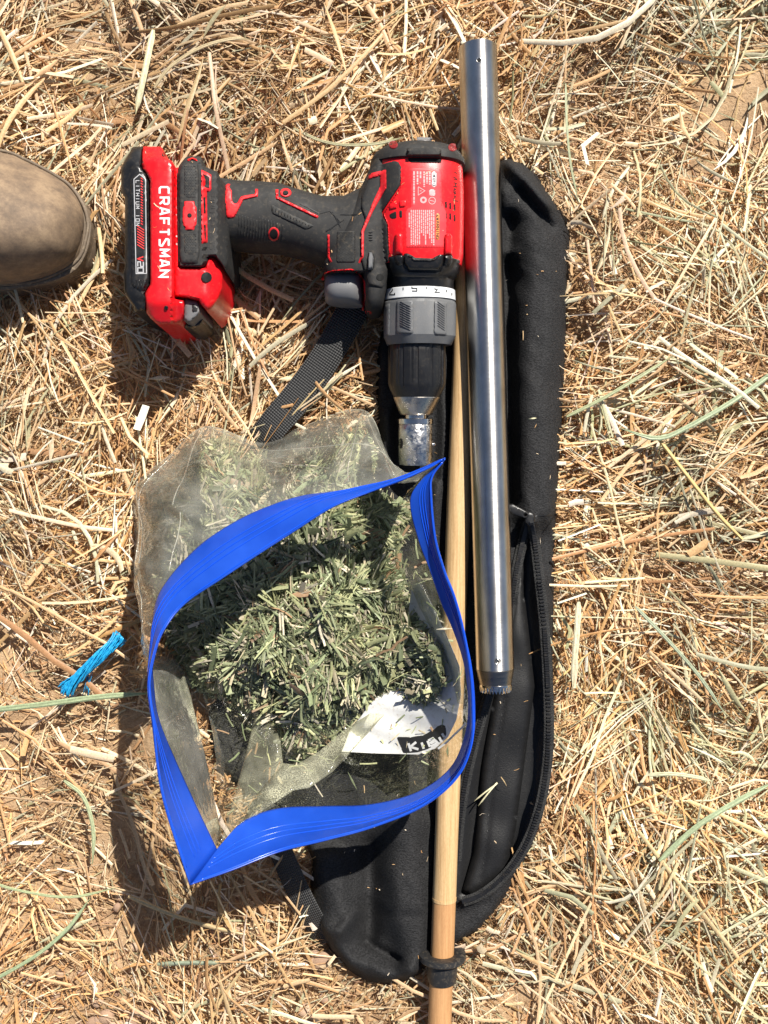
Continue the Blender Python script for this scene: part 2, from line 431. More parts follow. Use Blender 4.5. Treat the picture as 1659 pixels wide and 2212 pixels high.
def pebble_mat():
    m, nt, b = new_mat('pebble_stone'); v = coords(nt)
    oi = N(nt, 'ShaderNodeObjectInfo')
    n = math_(nt, 'ADD', math_(nt, 'MULTIPLY', noise(nt, v, 300, 6), .5), math_(nt, 'MULTIPLY', oi.outputs['Random'], .5))
    nt.links.new(ramp(nt, n, [(.2, (.24, .14, .09)), (.5, (.42, .28, .19)), (.8, (.56, .40, .28))]), b.inputs['Base Color'])
    b.inputs['Roughness'].default_value = .9; bump(nt, noise(nt, v, 900, 4), .5, .001, b); return m
M['pebble'] = pebble_mat()
def film(name, haze, dust, hue=(.80, .80, .66), fr=1.0, wr=.0, th=.60):
    m, nt, b = new_mat(name); nt.nodes.remove(b); out = nt.nodes['Material Output']; v = coords(nt)
    tr = N(nt, 'ShaderNodeBsdfTransparent'); tr.inputs[0].default_value = (.97, .97, .955, 1)
    gl = N(nt, 'ShaderNodeBsdfGlossy'); gl.inputs['Roughness'].default_value = .09; gl.inputs[0].default_value = (1, 1, 1, 1)
    bm_ = N(nt, 'ShaderNodeBump'); bm_.inputs['Strength'].default_value = .6; bm_.inputs['Distance'].default_value = .003
    nt.links.new(noise(nt, coords(nt, (1, 1.6, 1)), 55, 4), bm_.inputs['Height']); nt.links.new(bm_.outputs[0], gl.inputs['Normal'])
    lw = N(nt, 'ShaderNodeFresnel'); lw.inputs[0].default_value = 1.45; nt.links.new(bm_.outputs[0], lw.inputs['Normal'])
    ms = N(nt, 'ShaderNodeMixShader'); nt.links.new(math_(nt, 'MULTIPLY', lw.outputs[0], fr), ms.inputs[0]); nt.links.new(tr.outputs[0], ms.inputs[1]); nt.links.new(gl.outputs[0], ms.inputs[2])
    di = N(nt, 'ShaderNodeBsdfDiffuse'); di.inputs[0].default_value = (*hue, 1)
    tl = N(nt, 'ShaderNodeBsdfTranslucent'); tl.inputs[0].default_value = (*hue, 1)
    dd = N(nt, 'ShaderNodeMixShader'); dd.inputs[0].default_value = .45; nt.links.new(di.outputs[0], dd.inputs[1]); nt.links.new(tl.outputs[0], dd.inputs[2])
    big = noise(nt, v, 28, 4, .6)
    hz = math_(nt, 'MULTIPLY', ramp(nt, big, [(.34, (.18,) * 3), (.66, (1,) * 3)]), haze)
    wv = N(nt, 'ShaderNodeTexNoise'); wv.inputs['Scale'].default_value = 34; wv.inputs['Detail'].default_value = 5; wv.inputs['Distortion'].default_value = 1.4; nt.links.new(coords(nt, (1, 1, .4)), wv.inputs['Vector'])
    ln_ = math_(nt, 'SUBTRACT', 1.0, math_(nt, 'MULTIPLY', math_(nt, 'ABSOLUTE', math_(nt, 'SUBTRACT', wv.outputs[0], .5)), 110.0))
    ln_ = math_(nt, 'MULTIPLY', math_(nt, 'MAXIMUM', ln_, 0.0), math_(nt, 'MULTIPLY', big, wr)); hz = math_(nt, 'ADD', hz, ln_)
    sp = ramp(nt, noise(nt, v, 1700, 3, .8), [(th, (0, 0, 0)), (th + .08, (1, 1, 1))])
    sp = math_(nt, 'MULTIPLY', sp, math_(nt, 'MULTIPLY', ramp(nt, noise(nt, v, 22, 4, .6), [(.46, (.02, .02, .02)), (.72, (1, 1, 1))]), dust))
    f = math_(nt, 'MINIMUM', math_(nt, 'ADD', hz, sp), 1.0)
    fs = N(nt, 'ShaderNodeMixShader'); nt.links.new(f, fs.inputs[0]); nt.links.new(ms.outputs[0], fs.inputs[1]); nt.links.new(dd.outputs[0], fs.inputs[2])
    nt.links.new(fs.outputs[0], out.inputs[0]); return m
M['film'] = film('clear_film', .25, .35, (.92, .90, .78), 1.3, .22, .57)
M['fold'] = film('film_fold', .27, 1.0, (.92, .91, .66), .9, .3, .48)
M['film2'] = film('clear_film_dusty', .010, .65, (.82, .82, .58), .30, .10, .58)
M['crease'] = film('film_crease_glimmer', .42, .2, (.84, .83, .72), 1.0)  # whitish, so the bright streaks along creases sit in the colour
def blue():
    m, nt, b = new_mat('blue_zip_plastic'); v = coords(nt)
    nt.links.new(ramp(nt, noise(nt, v, 40, 5), [(.3, (.008, .060, .44)), (.7, (.018, .095, .58))]), b.inputs['Base Color'])
    b.inputs['Roughness'].default_value = .26
    t = N(nt, 'ShaderNodeBsdfTranslucent'); t.inputs[0].default_value = (.008, .10, .80, 1)
    tp = N(nt, 'ShaderNodeBsdfTransparent'); tp.inputs[0].default_value = (.12, .25, .9, 1)
    ms = N(nt, 'ShaderNodeMixShader'); ms.inputs[0].default_value = .2; nt.links.new(b.outputs[0], ms.inputs[1]); nt.links.new(t.outputs[0], ms.inputs[2])
    m2 = N(nt, 'ShaderNodeMixShader'); m2.inputs[0].default_value = .05; nt.links.new(ms.outputs[0], m2.inputs[1]); nt.links.new(tp.outputs[0], m2.inputs[2])
    nt.links.new(m2.outputs[0], nt.nodes['Material Output'].inputs[0]); return m
M['blue'] = blue()
M['blueline'] = plastic('blue_zip_ridge', (.006, .072, .60), .22, 0, 0, .05)
M['paper'] = plastic('white_film_print', (.66, .66, .63), .4, 0, 0, .10, .55)
def rope_mat():
    m, nt, b = new_mat('blue_twine'); v = coords(nt)
    nt.links.new(ramp(nt, noise(nt, v, 500, 3), [(.3, (.004, .20, .46)), (.7, (.03, .42, .74))]), b.inputs['Base Color']); b.inputs['Roughness'].default_value = .35; return m
M['rope'] = rope_mat()

# ------------------------------------------------------------------ the ground
_ph = rng.uniform(0, 6.28, (14, 2)); _fr = rng.normal(0, 1, (14, 2)) * np.linspace(10, 90, 14)[:, None]; _am = 0.0022 / np.linspace(1, 4.5, 14)
def ground_z(x, y):
    x = np.asarray(x, float); y = np.asarray(y, float); z = np.zeros_like(x)
    for (a, b), (u, v), s in zip(_ph, _fr, _am): z = z + s * np.sin(u * x + v * y + a)
    return z - .001
def vnoise(x, y, s, seed):
    r = np.random.default_rng(seed); p = r.uniform(0, 6.28, 9); f = r.normal(0, 1, (9, 2)) * s
    return sum(np.sin(f[i, 0] * x + f[i, 1] * y + p[i]) for i in range(9)) / 4.2
gx = np.concatenate([[-4, -2, -1, -.7], np.linspace(-.52, .52, 210), [.7, 1, 2, 4]])
gy = np.concatenate([[-4, -2, -1, -.75], np.linspace(-.6, .6, 240), [.75, 1, 2, 4]])
X, Y = np.meshgrid(gx, gy); Z = ground_z(X, Y) + rng.normal(0, .0007, X.shape)
gn, gm = X.shape
q = np.arange(gn * gm).reshape(gn, gm)
ground = mk('ground', np.stack([X.ravel(), Y.ravel(), Z.ravel()], 1), np.stack([q[:-1, :-1].ravel(), q[:-1, 1:].ravel(), q[1:, 1:].ravel(), q[1:, :-1].ravel()], 1), M['soil'], None, 180)
tag(ground, 'dry reddish brown soil under the scattered hay', None, kind='structure')

# outlines shared by several builders (frame units)
BAG = [(1082, 345), (1100, 341), (1130, 352), (1160, 378), (1185, 420), (1207, 448), (1226, 473), (1231, 505), (1228, 600), (1223, 700), (1217, 850), (1209, 1000), (1201, 1110), (1197, 1250), (1194, 1400),
       (1195, 1550), (1190, 1650), (1178, 1740), (1152, 1820), (1120, 1885), (1092, 1935), (1062, 1978), (1030, 2012), (990, 2036), (960, 2050), (925, 2072), (915, 2100), (880, 2118), (835, 2127), (790, 2120),
       (750, 2094), (712, 2050), (690, 2010), (672, 1960), (670, 1900), (676, 1860), (650, 1800), (590, 1740), (500, 1690), (455, 1620), (450, 1540), (480, 1460), (580, 1380), (700, 1260), (760, 1180), (790, 1060), (812, 1000), (815, 930), (812, 850), (815, 760), (830, 690), (900, 640), (960, 560), (1000, 480), (1040, 400)]
BOOT = [(-420, 290), (-150, 296), (0, 322), (57, 343), (113, 372), (151, 398), (180, 432), (195, 465), (199, 500), (190, 545), (165, 585), (113, 611), (38, 625), (-60, 632), (-420, 640)]
ZIP = [(325, 1480), (310, 1380), (292, 1250), (293, 1050), (365, 985), (445, 924), (560, 955), (640, 927), (790, 888), (850, 1030), (900, 1050), (900, 1480), (780, 1600), (560, 1600), (430, 1560)]

# ------------------------------------------------------------------ hay on the ground
PAL = np.array([(.66, .42, .17), (.72, .52, .25), (.80, .65, .38), (.48, .27, .10), (.58, .35, .13), (.84, .75, .52), (.46, .45, .23), (.56, .56, .34), (.30, .165, .07), (.38, .39, .23)]) * np.array((1.0, .965, 1.12))
_mask_polys = []
def hay_z(x, y):
    z = ground_z(x, y); s_ = np.shape(x); xf, yf = np.ravel(x), np.ravel(y)
    px, py = to_px(xf, yf, .008); P = np.stack([px, py], 1)
    m = np.ones(len(xf))
    for pol in _mask_polys: m *= np.clip(np.where(inside(P, pol), 0, seg_dist(P, pol, True)) / 70, 0, 1)
    r = .0075 * vnoise(xf, yf, 24, 81) + .0045 * vnoise(xf, yf, 55, 82)
    return z + np.reshape(r * m, s_)
def ribbons(c, ang, L, wd, bend, zc, pitch, roll, col, K=4, arch=.35, zfollow=None):
    n = len(c); t = np.linspace(-.5, .5, K)
    d = np.stack([np.cos(ang), np.sin(ang)], 1); p = np.stack([-d[:, 1], d[:, 0]], 1)
    s = t[None, :, None] * L[:, None, None]
    ctr = c[:, None, :] + d[:, None, :] * s + p[:, None, :] * (bend * L)[:, None, None] * ((t * t) * 4 - .4)[None, :, None]
    z = zc[:, None] + pitch[:, None] * s[..., 0]
    if zfollow is not None: z = z + zfollow(ctr[..., 0], ctr[..., 1])
    tk = np.where((np.arange(n) * 7919) % 10 < 7, .08, .8)[:, None]; tap = (1 - tk * np.abs(t * 2)[None, :] ** 2.5) * wd[:, None] / 2
    V = np.empty((n, K, 3, 3))
    for j, sgn in enumerate((-1, 0, 1)):
        V[:, :, j, :2] = ctr + p[:, None, :] * (tap * sgn * np.cos(roll)[:, None])[..., None]
        V[:, :, j, 2] = z + tap * sgn * np.sin(roll)[:, None] + (arch * wd[:, None] if sgn == 0 else 0)
    base = (np.arange(n) * K * 3)[:, None]
    F = []
    for k in range(K - 1):
        for j in range(2):
            F.append(np.concatenate([base + k * 3 + j, base + k * 3 + j + 1, base + (k + 1) * 3 + j + 1, base + (k + 1) * 3 + j], 1))
    F = np.concatenate(F, 0)
    C = np.repeat(col, K * 3, 0)
    return V.reshape(-1, 3), F, C
def merge(parts):
    V, F, C = [], [], []; n = 0
    for v, f, c in parts: V.append(v); F.append(f + n); C.append(c); n += len(v)
    return np.concatenate(V), np.concatenate(F), np.concatenate(C)
bagP, bootP, zipP = [np.asarray(q, float) for q in (BAG, BOOT, ZIP)]
_mask_polys += [bagP, zipP, bootP]
def hay_layer(n, L0, L1, w0, w1, z0, z1, probs, green_right, seed, pit=.10, K=4, sparse=True, clump=0, xmin=None):
    r = np.random.default_rng(seed)
    c = np.stack([r.uniform(-.40, .40, n), r.uniform(-.48, .48, n)], 1)
    ca = None
    if clump:
        m_ = n // clump; cc = np.stack([r.uniform(-.40, .40, m_), r.uniform(-.48, .48, m_)], 1); ci = r.integers(0, m_, n)
        c = cc[ci] + r.normal(0, .0045, (n, 2)); ca = r.uniform(0, math.pi, m_)[ci] + r.normal(0, .16, n)
    px, py = to_px(c[:, 0], c[:, 1], .008); P = np.stack([px, py], 1)
    dens = (.90 + .2 * vnoise(c[:, 0], c[:, 1], 26, 3)) if not sparse else (.62 + .62 * vnoise(c[:, 0], c[:, 1], 21, 3) + .35 * np.clip((900 - py) / 700, 0, 1))
    bare = np.clip((py - 1500) / 500, 0, 1) * np.clip((900 - px) / 500, 0, 1)
    keep = r.uniform(0, 1, n) < np.clip(dens - (.60 * bare if sparse else .30 * bare), .20, 1)
    if xmin: keep &= (px > xmin) | (r.uniform(0, 1, n) < .06)
    inb = inside(P, bagP) & (seg_dist(P, bagP, True) > 2); keep &= ~inb
    keep &= ~(inside(P, bootP) & (seg_dist(P, bootP, True) > 12))
    c, P, px, py = c[keep], P[keep], px[keep], py[keep]; n = len(c)
    if ca is not None: ca = ca[keep]
    L = r.uniform(L0, L1, n) * r.choice([.5, .8, 1, 1.3], n); wd = r.uniform(w0, w1, n) * r.choice([.6, 1, 1, 1.5], n)
    flow = vnoise(c[:, 0], c[:, 1], 14, 5) * 2.2
    ang = np.where(r.uniform(0, 1, n) < .5, flow + r.normal(0, .45, n), r.uniform(0, math.pi, n))
    if ca is not None: ang = ca
    zl = r.uniform(z0, z1, n) * np.where(inside(P, zipP), .35, 1)
    edge = np.minimum(np.where(inside(P, bagP), 0, seg_dist(P, bagP, True)), np.where(inside(P, bootP), 0, seg_dist(P, bootP, True)))
    near = np.clip(edge / 40, .25, 1)
    L = np.where(near < .75, np.minimum(L, .004 + .012 * near), L)
    k = r.choice(len(PAL), n, p=probs)
    g = np.clip((px - 1150) / 350, 0, 1) * green_right * (.5 + .5 * vnoise(c[:, 0], c[:, 1], 18, 9))
    k = np.where(r.uniform(0, 1, n) < g, r.choice([6, 7, 9, 7], n), k)
    col = PAL[k] * r.uniform(.8, 1.18, (n, 1)) * r.uniform(.95, 1.05, (n, 3))
    v1 = vnoise(c[:, 0], c[:, 1], 17, 91); v2 = vnoise(c[:, 0], c[:, 1], 30, 92)
    col = col * (1.06 + .15 * v1)[:, None]; g_ = col.mean(1, keepdims=True); mxx = np.clip(.06 + .20 * v2, 0, .38)[:, None]; col = col * (1 - mxx) + mxx * g_ * np.array((1.16, 1.04, .80))
    return ribbons(c, ang, L, wd, r.normal(0, 1, n) * r.choice([.012, .03, .03, .13], n), zl, r.normal(0, pit, n), r.normal(0, .5, n), np.clip(col, 0, .88), K, r.uniform(.1, .4, n)[:, None].mean(), hay_z)
P1 = np.array([.22, .19, .10, .16, .16, .03, .03, .03, .07, .01]); P1 /= P1.sum()
P2 = np.array([.20, .24, .20, .06, .08, .10, .04, .05, .01, .02]); P2 /= P2.sum()
P3 = np.array([.10, .24, .30, .02, .04, .24, .02, .04, 0, 0]); P3 /= P3.sum()
PG = np.array([0, .08, .10, 0, 0, .08, .28, .34, 0, .12]); PG /= PG.sum()
hv = merge([hay_layer(70000, .003, .011, .0004, .0012, .0003, .006, P1, .06, 28, .22, 3, False),
            hay_layer(44000, .005, .018, .0004, .0011, .001, .009, P1, .14, 21, .16, 3, False),
            hay_layer(30000, .010, .034, .0005, .0013, .002, .013, P1, .25, 22, .14, 3),
            hay_layer(12000, .018, .055, .0006, .0016, .005, .018, P2, .40, 23, .08, 3),
            hay_layer(9000, .020, .065, .0005, .0014, .006, .019, P2, .40, 26, .06, 4, True, 12),
            hay_layer(2600, .025, .085, .0008, .0026, .010, .021, P2, .85, 24, .05, 6),
            hay_layer(2600, .025, .080, .0006, .0020, .008, .021, PG, 0, 29, .06, 6, True, 7, 1180),
            hay_layer(1300, .010, .034, .0018, .0038, .008, .021, P3, .30, 27, .10, 3),
            hay_layer(26000, .003, .010, .0003, .0009, .005, .014, P1, .12, 25, .35, 3, False)])
hay = mk('hay_litter', hv[0], hv[1], M['straw'], None, 180, hv[2])
tag(hay, 'dry golden hay and chaff scattered thickly over the soil', None, kind='stuff')

# pebbles showing through the thin hay at the lower left
def pebble_mesh(seed):
    r = random.Random(seed); bm = bmesh.new(); bmesh.ops.create_icosphere(bm, subdivisions=2, radius=1)
    ph = [(r.uniform(-3, 3), r.uniform(-3, 3), r.uniform(-3, 3), r.uniform(0, 6)) for _ in range(6)]
    for v in bm.verts:
        d = sum(math.sin(a * v.co.x + b * v.co.y + c * v.co.z + e) for a, b, c, e in ph) * .07
        v.co = v.co * (1 + d); v.co.z *= .6
    me = bpy.data.meshes.new('pebble'); bm.to_mesh(me); bm.free(); me.materials.append(M['pebble'])
    me.polygons.foreach_set('use_smooth', np.ones(len(me.polygons), bool)); return me
pm = [pebble_mesh(i) for i in range(6)]
rp = random.Random(5)
for i in range(85):
    px, py = (rp.uniform(0, 720), rp.uniform(1880, 2212)) if i < 62 else (rp.uniform(1150, 1659), rp.uniform(300, 2100))
    if i < 62 and rp.random() > (py - 1780) / 420: py = rp.uniform(2040, 2212)
    w = W(px, py, 0); o = bpy.data.objects.new('pebble', rp.choice(pm)); COL.objects.link(o); o.parent = ground
    s = rp.choice([.0018, .0025, .003, .004, .006]) * rp.uniform(.8, 1.2); o.location = (w.x, w.y, float(ground_z(w.x, w.y)) + s * .45 + .002); o.scale = (s, s * rp.uniform(.7, 1.2), s); o.rotation_euler = (0, 0, rp.uniform(0, 6))

def stalk(name, pts, w_px, z, col, label, cat='straw', round_=False, z2=None):
    w_px *= .88; p = catmull(pts, 16); t = np.linspace(0, 1, 16); zz = z + (0 if z2 is None else (z2 - z)) * t + .0025 * np.sin(t * math.pi)
    L, R = offset_line(p, w_px); tp = np.clip(np.minimum(t / .05 + .5, (1 - t) / .22 + .12), 0, 1)[:, None]
    if round_: tp = np.clip(tp, .8, 1)
    L = p + (L - p) * tp; R = p + (R - p) * tp; hw = w_px * .00014
    rows = []
    for a, h in ((0, 0), (.25, .8), (.5, 1.0 if round_ else .35), (.75, .8), (1, 0)):
        q = L + (R - L) * a; rows.append(Wn(q[:, 0], q[:, 1], zz + hw * (h * (1.0 if round_ else .45))))
    und = Wn(p[:, 0], p[:, 1], zz - hw * .8); rows.append(und)
    V = np.stack(rows, 1).reshape(-1, 3); m = 6; F = []
    for i in range(15):
        for k in range(m): F.append((i * m + k, (i + 1) * m + k, (i + 1) * m + (k + 1) % m, i * m + (k + 1) % m))
    F.append(tuple(range(m))); F.append(tuple(15 * m + k for k in range(m - 1, -1, -1)))
    c = np.array(col)[None, :] * (1 + .12 * np.sin(np.arange(len(V)) * 1.7))[:, None]
    return tag(mk(name, V, F, M['straw'], None, 50, np.clip(c, 0, .85)), label, cat)
PALE, GRN, YEL, TAN = (.80, .76, .52), (.46, .50, .30), (.74, .56, .25), (.66, .50, .28)
stalk('straw_stalk', [(331, 64), (318, 130), (304, 195), (293, 247)], 15, .022, PALE, 'wide flat pale straw lying above the battery')
stalk('grass_blade', [(-40, 1536), (90, 1522), (210, 1506), (330, 1497)], 14, .020, (.38, .46, .28), 'long straight green blade below the blue rope scrap', 'blade')
stalk('straw_stalk', [(1424, 950), (1490, 1035), (1550, 1110), (1604, 1166)], 10, .021, YEL, 'thick yellow stalk slanting to the right of the black bag', round_=True)
stalk('grass_blade', [(1224, 900), (1300, 862), (1380, 815), (1455, 768)], 9, .022, GRN, 'green blade slanting up from the right edge of the bag', 'blade')
stalk('grass_blade', [(1690, 790), (1590, 862), (1490, 920), (1420, 947), (1340, 925)], 12, .023, (.44, .52, .34), 'wide curved green blade entering from the right edge', 'blade')
stalk('straw_stalk', [(277, 1936), (370, 1975), (450, 2000), (531, 2020)], 11, .019, TAN, 'thick tan stalk lying in the shadow below the zip bag', round_=True)
stalk('grass_blade', [(138, 1686), (180, 1722), (201, 1790), (200, 1868)], 10, .020, (.48, .54, .33), 'bent pale green blade hooking down left of the zip bag', 'blade')
stalk('grass_blade', [(-30, 2126), (72, 2068), (144, 2008), (196, 1938)], 9, .020, (.40, .49, .30), 'long green blade rising from the lower left corner', 'blade')
stalk('grass_blade', [(-30, 1902), (43, 1924), (150, 1938), (255, 1917)], 7, .022, (.46, .52, .30), 'thin green stem running level across the lower left', 'blade')
stalk('straw_stalk', [(1250, 1300), (1246, 1370), (1241, 1430), (1237, 1490)], 15, .020, (.78, .72, .52), 'broad whitish frayed straw right of the zipper')
stalk('straw_stalk', [(333, 190), (366, 146), (430, 104), (500, 84), (545, 86)], 9, .023, (.58, .48, .30), 'curved tan leaf arching near the top left')
stalk('grass_blade', [(634, 277), (690, 303), (745, 313), (815, 310), (882, 294)], 8, .021, (.44, .42, .26), 'thin bent blade above the drill handle', 'blade')
stalk('grass_blade', [(340, 2083), (400, 2080), (450, 2080), (506, 2079)], 11, .012, (.34, .40, .30), 'short grey green stalk inside the shadow at the bottom', 'blade', True)
stalk('grass_blade', [(1372, 1310), (1440, 1380), (1510, 1460), (1568, 1545)], 9, .020, (.42, .48, .34), 'straight grey green blade at the lower right', 'blade')
stalk('straw_stalk', [(1400, 1674), (1450, 1672), (1500, 1678), (1540, 1688)], 10, .021, (.70, .70, .48), 'short pale level straw at the lower right')
stalk('grass_blade', [(1424, 1860), (1500, 1790), (1580, 1738), (1690, 1680)], 14, .021, (.45, .54, .34), 'broad light green blade leaving at the lower right edge', 'blade')
stalk('grass_blade', [(1222, 180), (1224, 260), (1232, 350), (1250, 440)], 6, .020, (.46, .50, .32), 'upright thin green stem above the end of the black bag', 'blade')
stalk('straw_stalk', [(1360, 360), (1330, 400), (1312, 440), (1300, 480)], 8, .022, (.80, .74, .56), 'whitish straw beside the top of the black bag')

# ------------------------------------------------------------------ black carry bag
OPEN_L = [(1141, 1128), (1132, 1160), (1118, 1220), (1105, 1300), (1086, 1395), (1062, 1478), (1042, 1545), (1020, 1625), (1003, 1705), (992, 1785), (986, 1860), (984, 1945)]
OPEN_R = [(1149, 1128), (1156, 1170), (1166, 1255), (1176, 1350), (1184, 1480), (1186, 1580), (1181, 1660), (1168, 1735), (1145, 1805), (1114, 1862), (1076, 1905), (1035, 1935), (1000, 1948)]
OPEN = OPEN_L + OPEN_R[::-1]
def dowel_x(py): return 985 + (np.asarray(py, float) - 1250) * -.0367
def ridge(P, line, w, h, sharp=2.0):
    d = seg_dist(P, line); return h * np.exp(-(d / w) ** sharp)
def bag_z(px, py, d):
    P = np.stack([px, py], 1); x, y = px / 1000., py / 1000.
    z = .0125 + 0 * px
    z += ridge(P, [(1120, 390), (1160, 470), (1166, 600), (1160, 850), (1155, 1100)], 46, .014, 3)
    z -= ridge(P, [(1100, 470), (1096, 600), (1100, 850), (1104, 1080)], 15, .008)
    z += ridge(P, [(1100, 350), (1130, 385), (1185, 440)], 16, .008)
    z += ridge(P, [(1085, 420), (1090, 480), (1095, 540)], 22, .010)
    z -= ridge(P, [(1125, 405), (1190, 490)], 9, .006)
    z += ridge(P, [(875, 1780), (872, 1880), (885, 1980), (898, 2070)], 44, .013, 3)
    z += ridge(P, [(715, 1860), (722, 1930), (735, 2000)], 34, .011, 3)
    z += ridge(P, [(700, 2005), (760, 2075), (850, 2108), (905, 2095)], 20, .009)
    z -= ridge(P, [(800, 1830), (797, 1940), (800, 2020)], 22, .010)
    z += ridge(P, [(770, 1970), (735, 2010)], 12, .006); z -= ridge(P, [(790, 2035), (860, 2075)], 9, .006)
    z += ridge(P, [(840, 900), (838, 1000), (850, 1100)], 18, .006) + ridge(P, [(950, 780), (955, 900), (945, 1080), (930, 1300)], 16, .006)
    z += ridge(P, OPEN_R, 12, .006) + ridge(P, OPEN_L, 10, .003)
    rg = lambda sc_, sd: 1 - 2 * np.abs(vnoise(x, y * .8, sc_, sd))
    z += (.0014 * rg(18, 35) + .0006 * rg(50, 36) - .0020 * np.clip(rg(16, 37) - .6, 0, 1)) * np.where(py < 1180, 1.1, 1.3)
    z += .0006 * vnoise(x, y, 26, 31) + .0002 * vnoise(x, y, 90, 32)
    dx = np.abs(px - dowel_x(py)); cap = .0138 + np.clip(dx - 26, 0, 60) * .0005
    z = np.where((py > 560), np.minimum(z, cap), z)
    tx = 1032 + (py - 100) * .02753; dt = np.abs(px - tx); cap2 = .0205 + np.clip(dt - 30, 0, 60) * .0006
    z = np.where(py < 1520, np.minimum(z, cap2), z)
    ch = np.abs(px - 900); cap3 = .012 + np.clip(ch - 40, 0, 80) * .0003
    z = np.where((py < 1040) & (px < 1000), np.minimum(z, cap3), z)
    return .002 + (z - .002) * prof(d, 16)
def bag_body_z(px, py, d):
    P = np.stack([px, py], 1); do = seg_dist(P, BAG, True)
    return bag_z(px, py, do) + 0
bagT = thing('carry_bag', 'long black nylon carry bag with its zipper open, under the drill', 'bag', tuple(W(960, 1200, 0)))
body = sheet('bag_body', BAG, bag_body_z, M['nylon'], bagT, [OPEN], 7, .0016, None, 180)
def lining_z(px, py, d):
    x, y = px / 1000., py / 1000.
    P = np.stack([px, py], 1); do = seg_dist(P, OPEN, True)
    z = np.where(inside(P, OPEN), .0105 - .0055 * np.clip(do / 30, 0, 1), .0095) + .0004 * vnoise(x, y, 60, 41)
    z = np.minimum(z, .0105)
    return np.maximum(z, .004)
lin_out = [(1141, 1118)] + [(a - 7, b) for a, b in OPEN_L[1:-1]] + [(978, 1952), (1000, 1956)] + [(a + 4, b + 3) for a, b in OPEN_R[::-1][1:-1]] + [(1150, 1118)]
sheet('bag_lining', lin_out, lining_z, M['lining'], bagT, (), 10, .002, None, 180)
STL = [(1118, 1240), (1100, 1330), (1078, 1450), (1063, 1522), (1041, 1658), (1030, 1790), (1023, 1845), (999, 1925)]
STR = [(1128, 1240), (1144, 1380), (1155, 1482), (1142, 1581), (1129, 1680), (1114, 1790), (1094, 1885), (1020, 1938)]
def flap_z(px, py, d):
    x, y = px / 1000., py / 1000.
    z = .0085 + .0045 * prof(d, 30) + .0011 * vnoise(x, y, 26, 43) + .0005 * vnoise(x * 1.6, y, 40, 44) - .0012 * np.exp(-(seg_dist(np.stack([px, py], 1), [(1090, 1504), (1078, 1583), (1065, 1669), (1056, 1757), (1048, 1845), (1037, 1900)]) / 5) ** 2)
    dx = np.abs(px - dowel_x(py)); return np.minimum(z, .0140 + np.clip(dx - 26, 0, 60) * .0005)
flap = sheet('inner_flap', STL + STR[::-1], flap_z, M['lining'], bagT, (), 8, .0016, None, 180)
fb = bvh([flap])
stl = catmull([(1105, 1400), (1090, 1504), (1078, 1583), (1065, 1669), (1056, 1757), (1048, 1845), (1037, 1900)], 100)
print_lines('stitching', [stl[i:i + 2] for i in range(0, 98, 3)], 2.2, fb, M['blackink'], flap, .0003)
# zipper: tape strips, teeth, slider and pull tab
def zip_side(line, side):
    p = catmull(line, 150); s = resample(p, 6.2); V = []
    for i in range(len(s)):
        a = s[max(i - 1, 0)]; b = s[min(i + 1, len(s) - 1)]; t = (b - a) / (np.linalg.norm(b - a) + 1e-9)
        nn = np.array([-t[1], t[0]]); V.append((s[i], t, nn))
    return V
bb = bvh([body])
teeth = []; bx = [(-1, -1, -1), (1, -1, -1), (1, 1, -1), (-1, 1, -1), (-1, -1, 1), (1, -1, 1), (1, 1, 1), (-1, 1, 1)]
bf = [(0, 3, 2, 1), (4, 5, 6, 7), (0, 1, 5, 4), (1, 2, 6, 5), (2, 3, 7, 6), (3, 0, 4, 7)]
tapes = []
for line, inn in ((OPEN_L[:-1], 1), (OPEN_R, -1)):
    zs = zip_side(line, inn); Vt = []
    for s, t, nn in zs:
        P0 = np.array([s]); z = float(bag_body_z(P0[:, 0], P0[:, 1], None)[0])
        teeth.append(([tuple(Wn(*(s + t * 2.0 * a + nn * 4.6 * b), z + .0008 + c * .0009)) for a, b, c in bx], bf))
        for off, dz in ((-11, .0004), (-5, .0011), (5, .0011), (11, .0004)):
            q_ = s + nn * off; Vt.append(Wn(q_[0], q_[1], z + dz - .0004))
    n = len(zs); tapes.append((Vt, [(4 * i + k, 4 * i + k + 1, 4 * i + 5 + k, 4 * i + 4 + k) for i in range(n - 1) for k in range(3)]))
zt = mk('zipper_tape', *join(tapes), M['tape'], bagT, 60)
tt = mk('zipper_teeth', *join(teeth), M['black'], zt, 20); tt['kind'] = 'stuff'
zz = float(bag_body_z(np.array([1144.]), np.array([1110.]), None)[0])
prism('zipper_slider', [(1133, 1113), (1139, 1105), (1149, 1105), (1156, 1113), (1155, 1128), (1147, 1136), (1140, 1136), (1134, 1127)], zz + .0045, zz - .001, 4, .0018, M['black'], zt, step=5)
prism('pull_tab', [(1100, 1092), (1106, 1088), (1140, 1106), (1143, 1114), (1136, 1120), (1104, 1110), (1099, 1102)], zz + .0060, zz + .0045, 2.5, .0008, M['black'], zt, (disc(1135, 1112, 3.5, 3, 8),), 5)
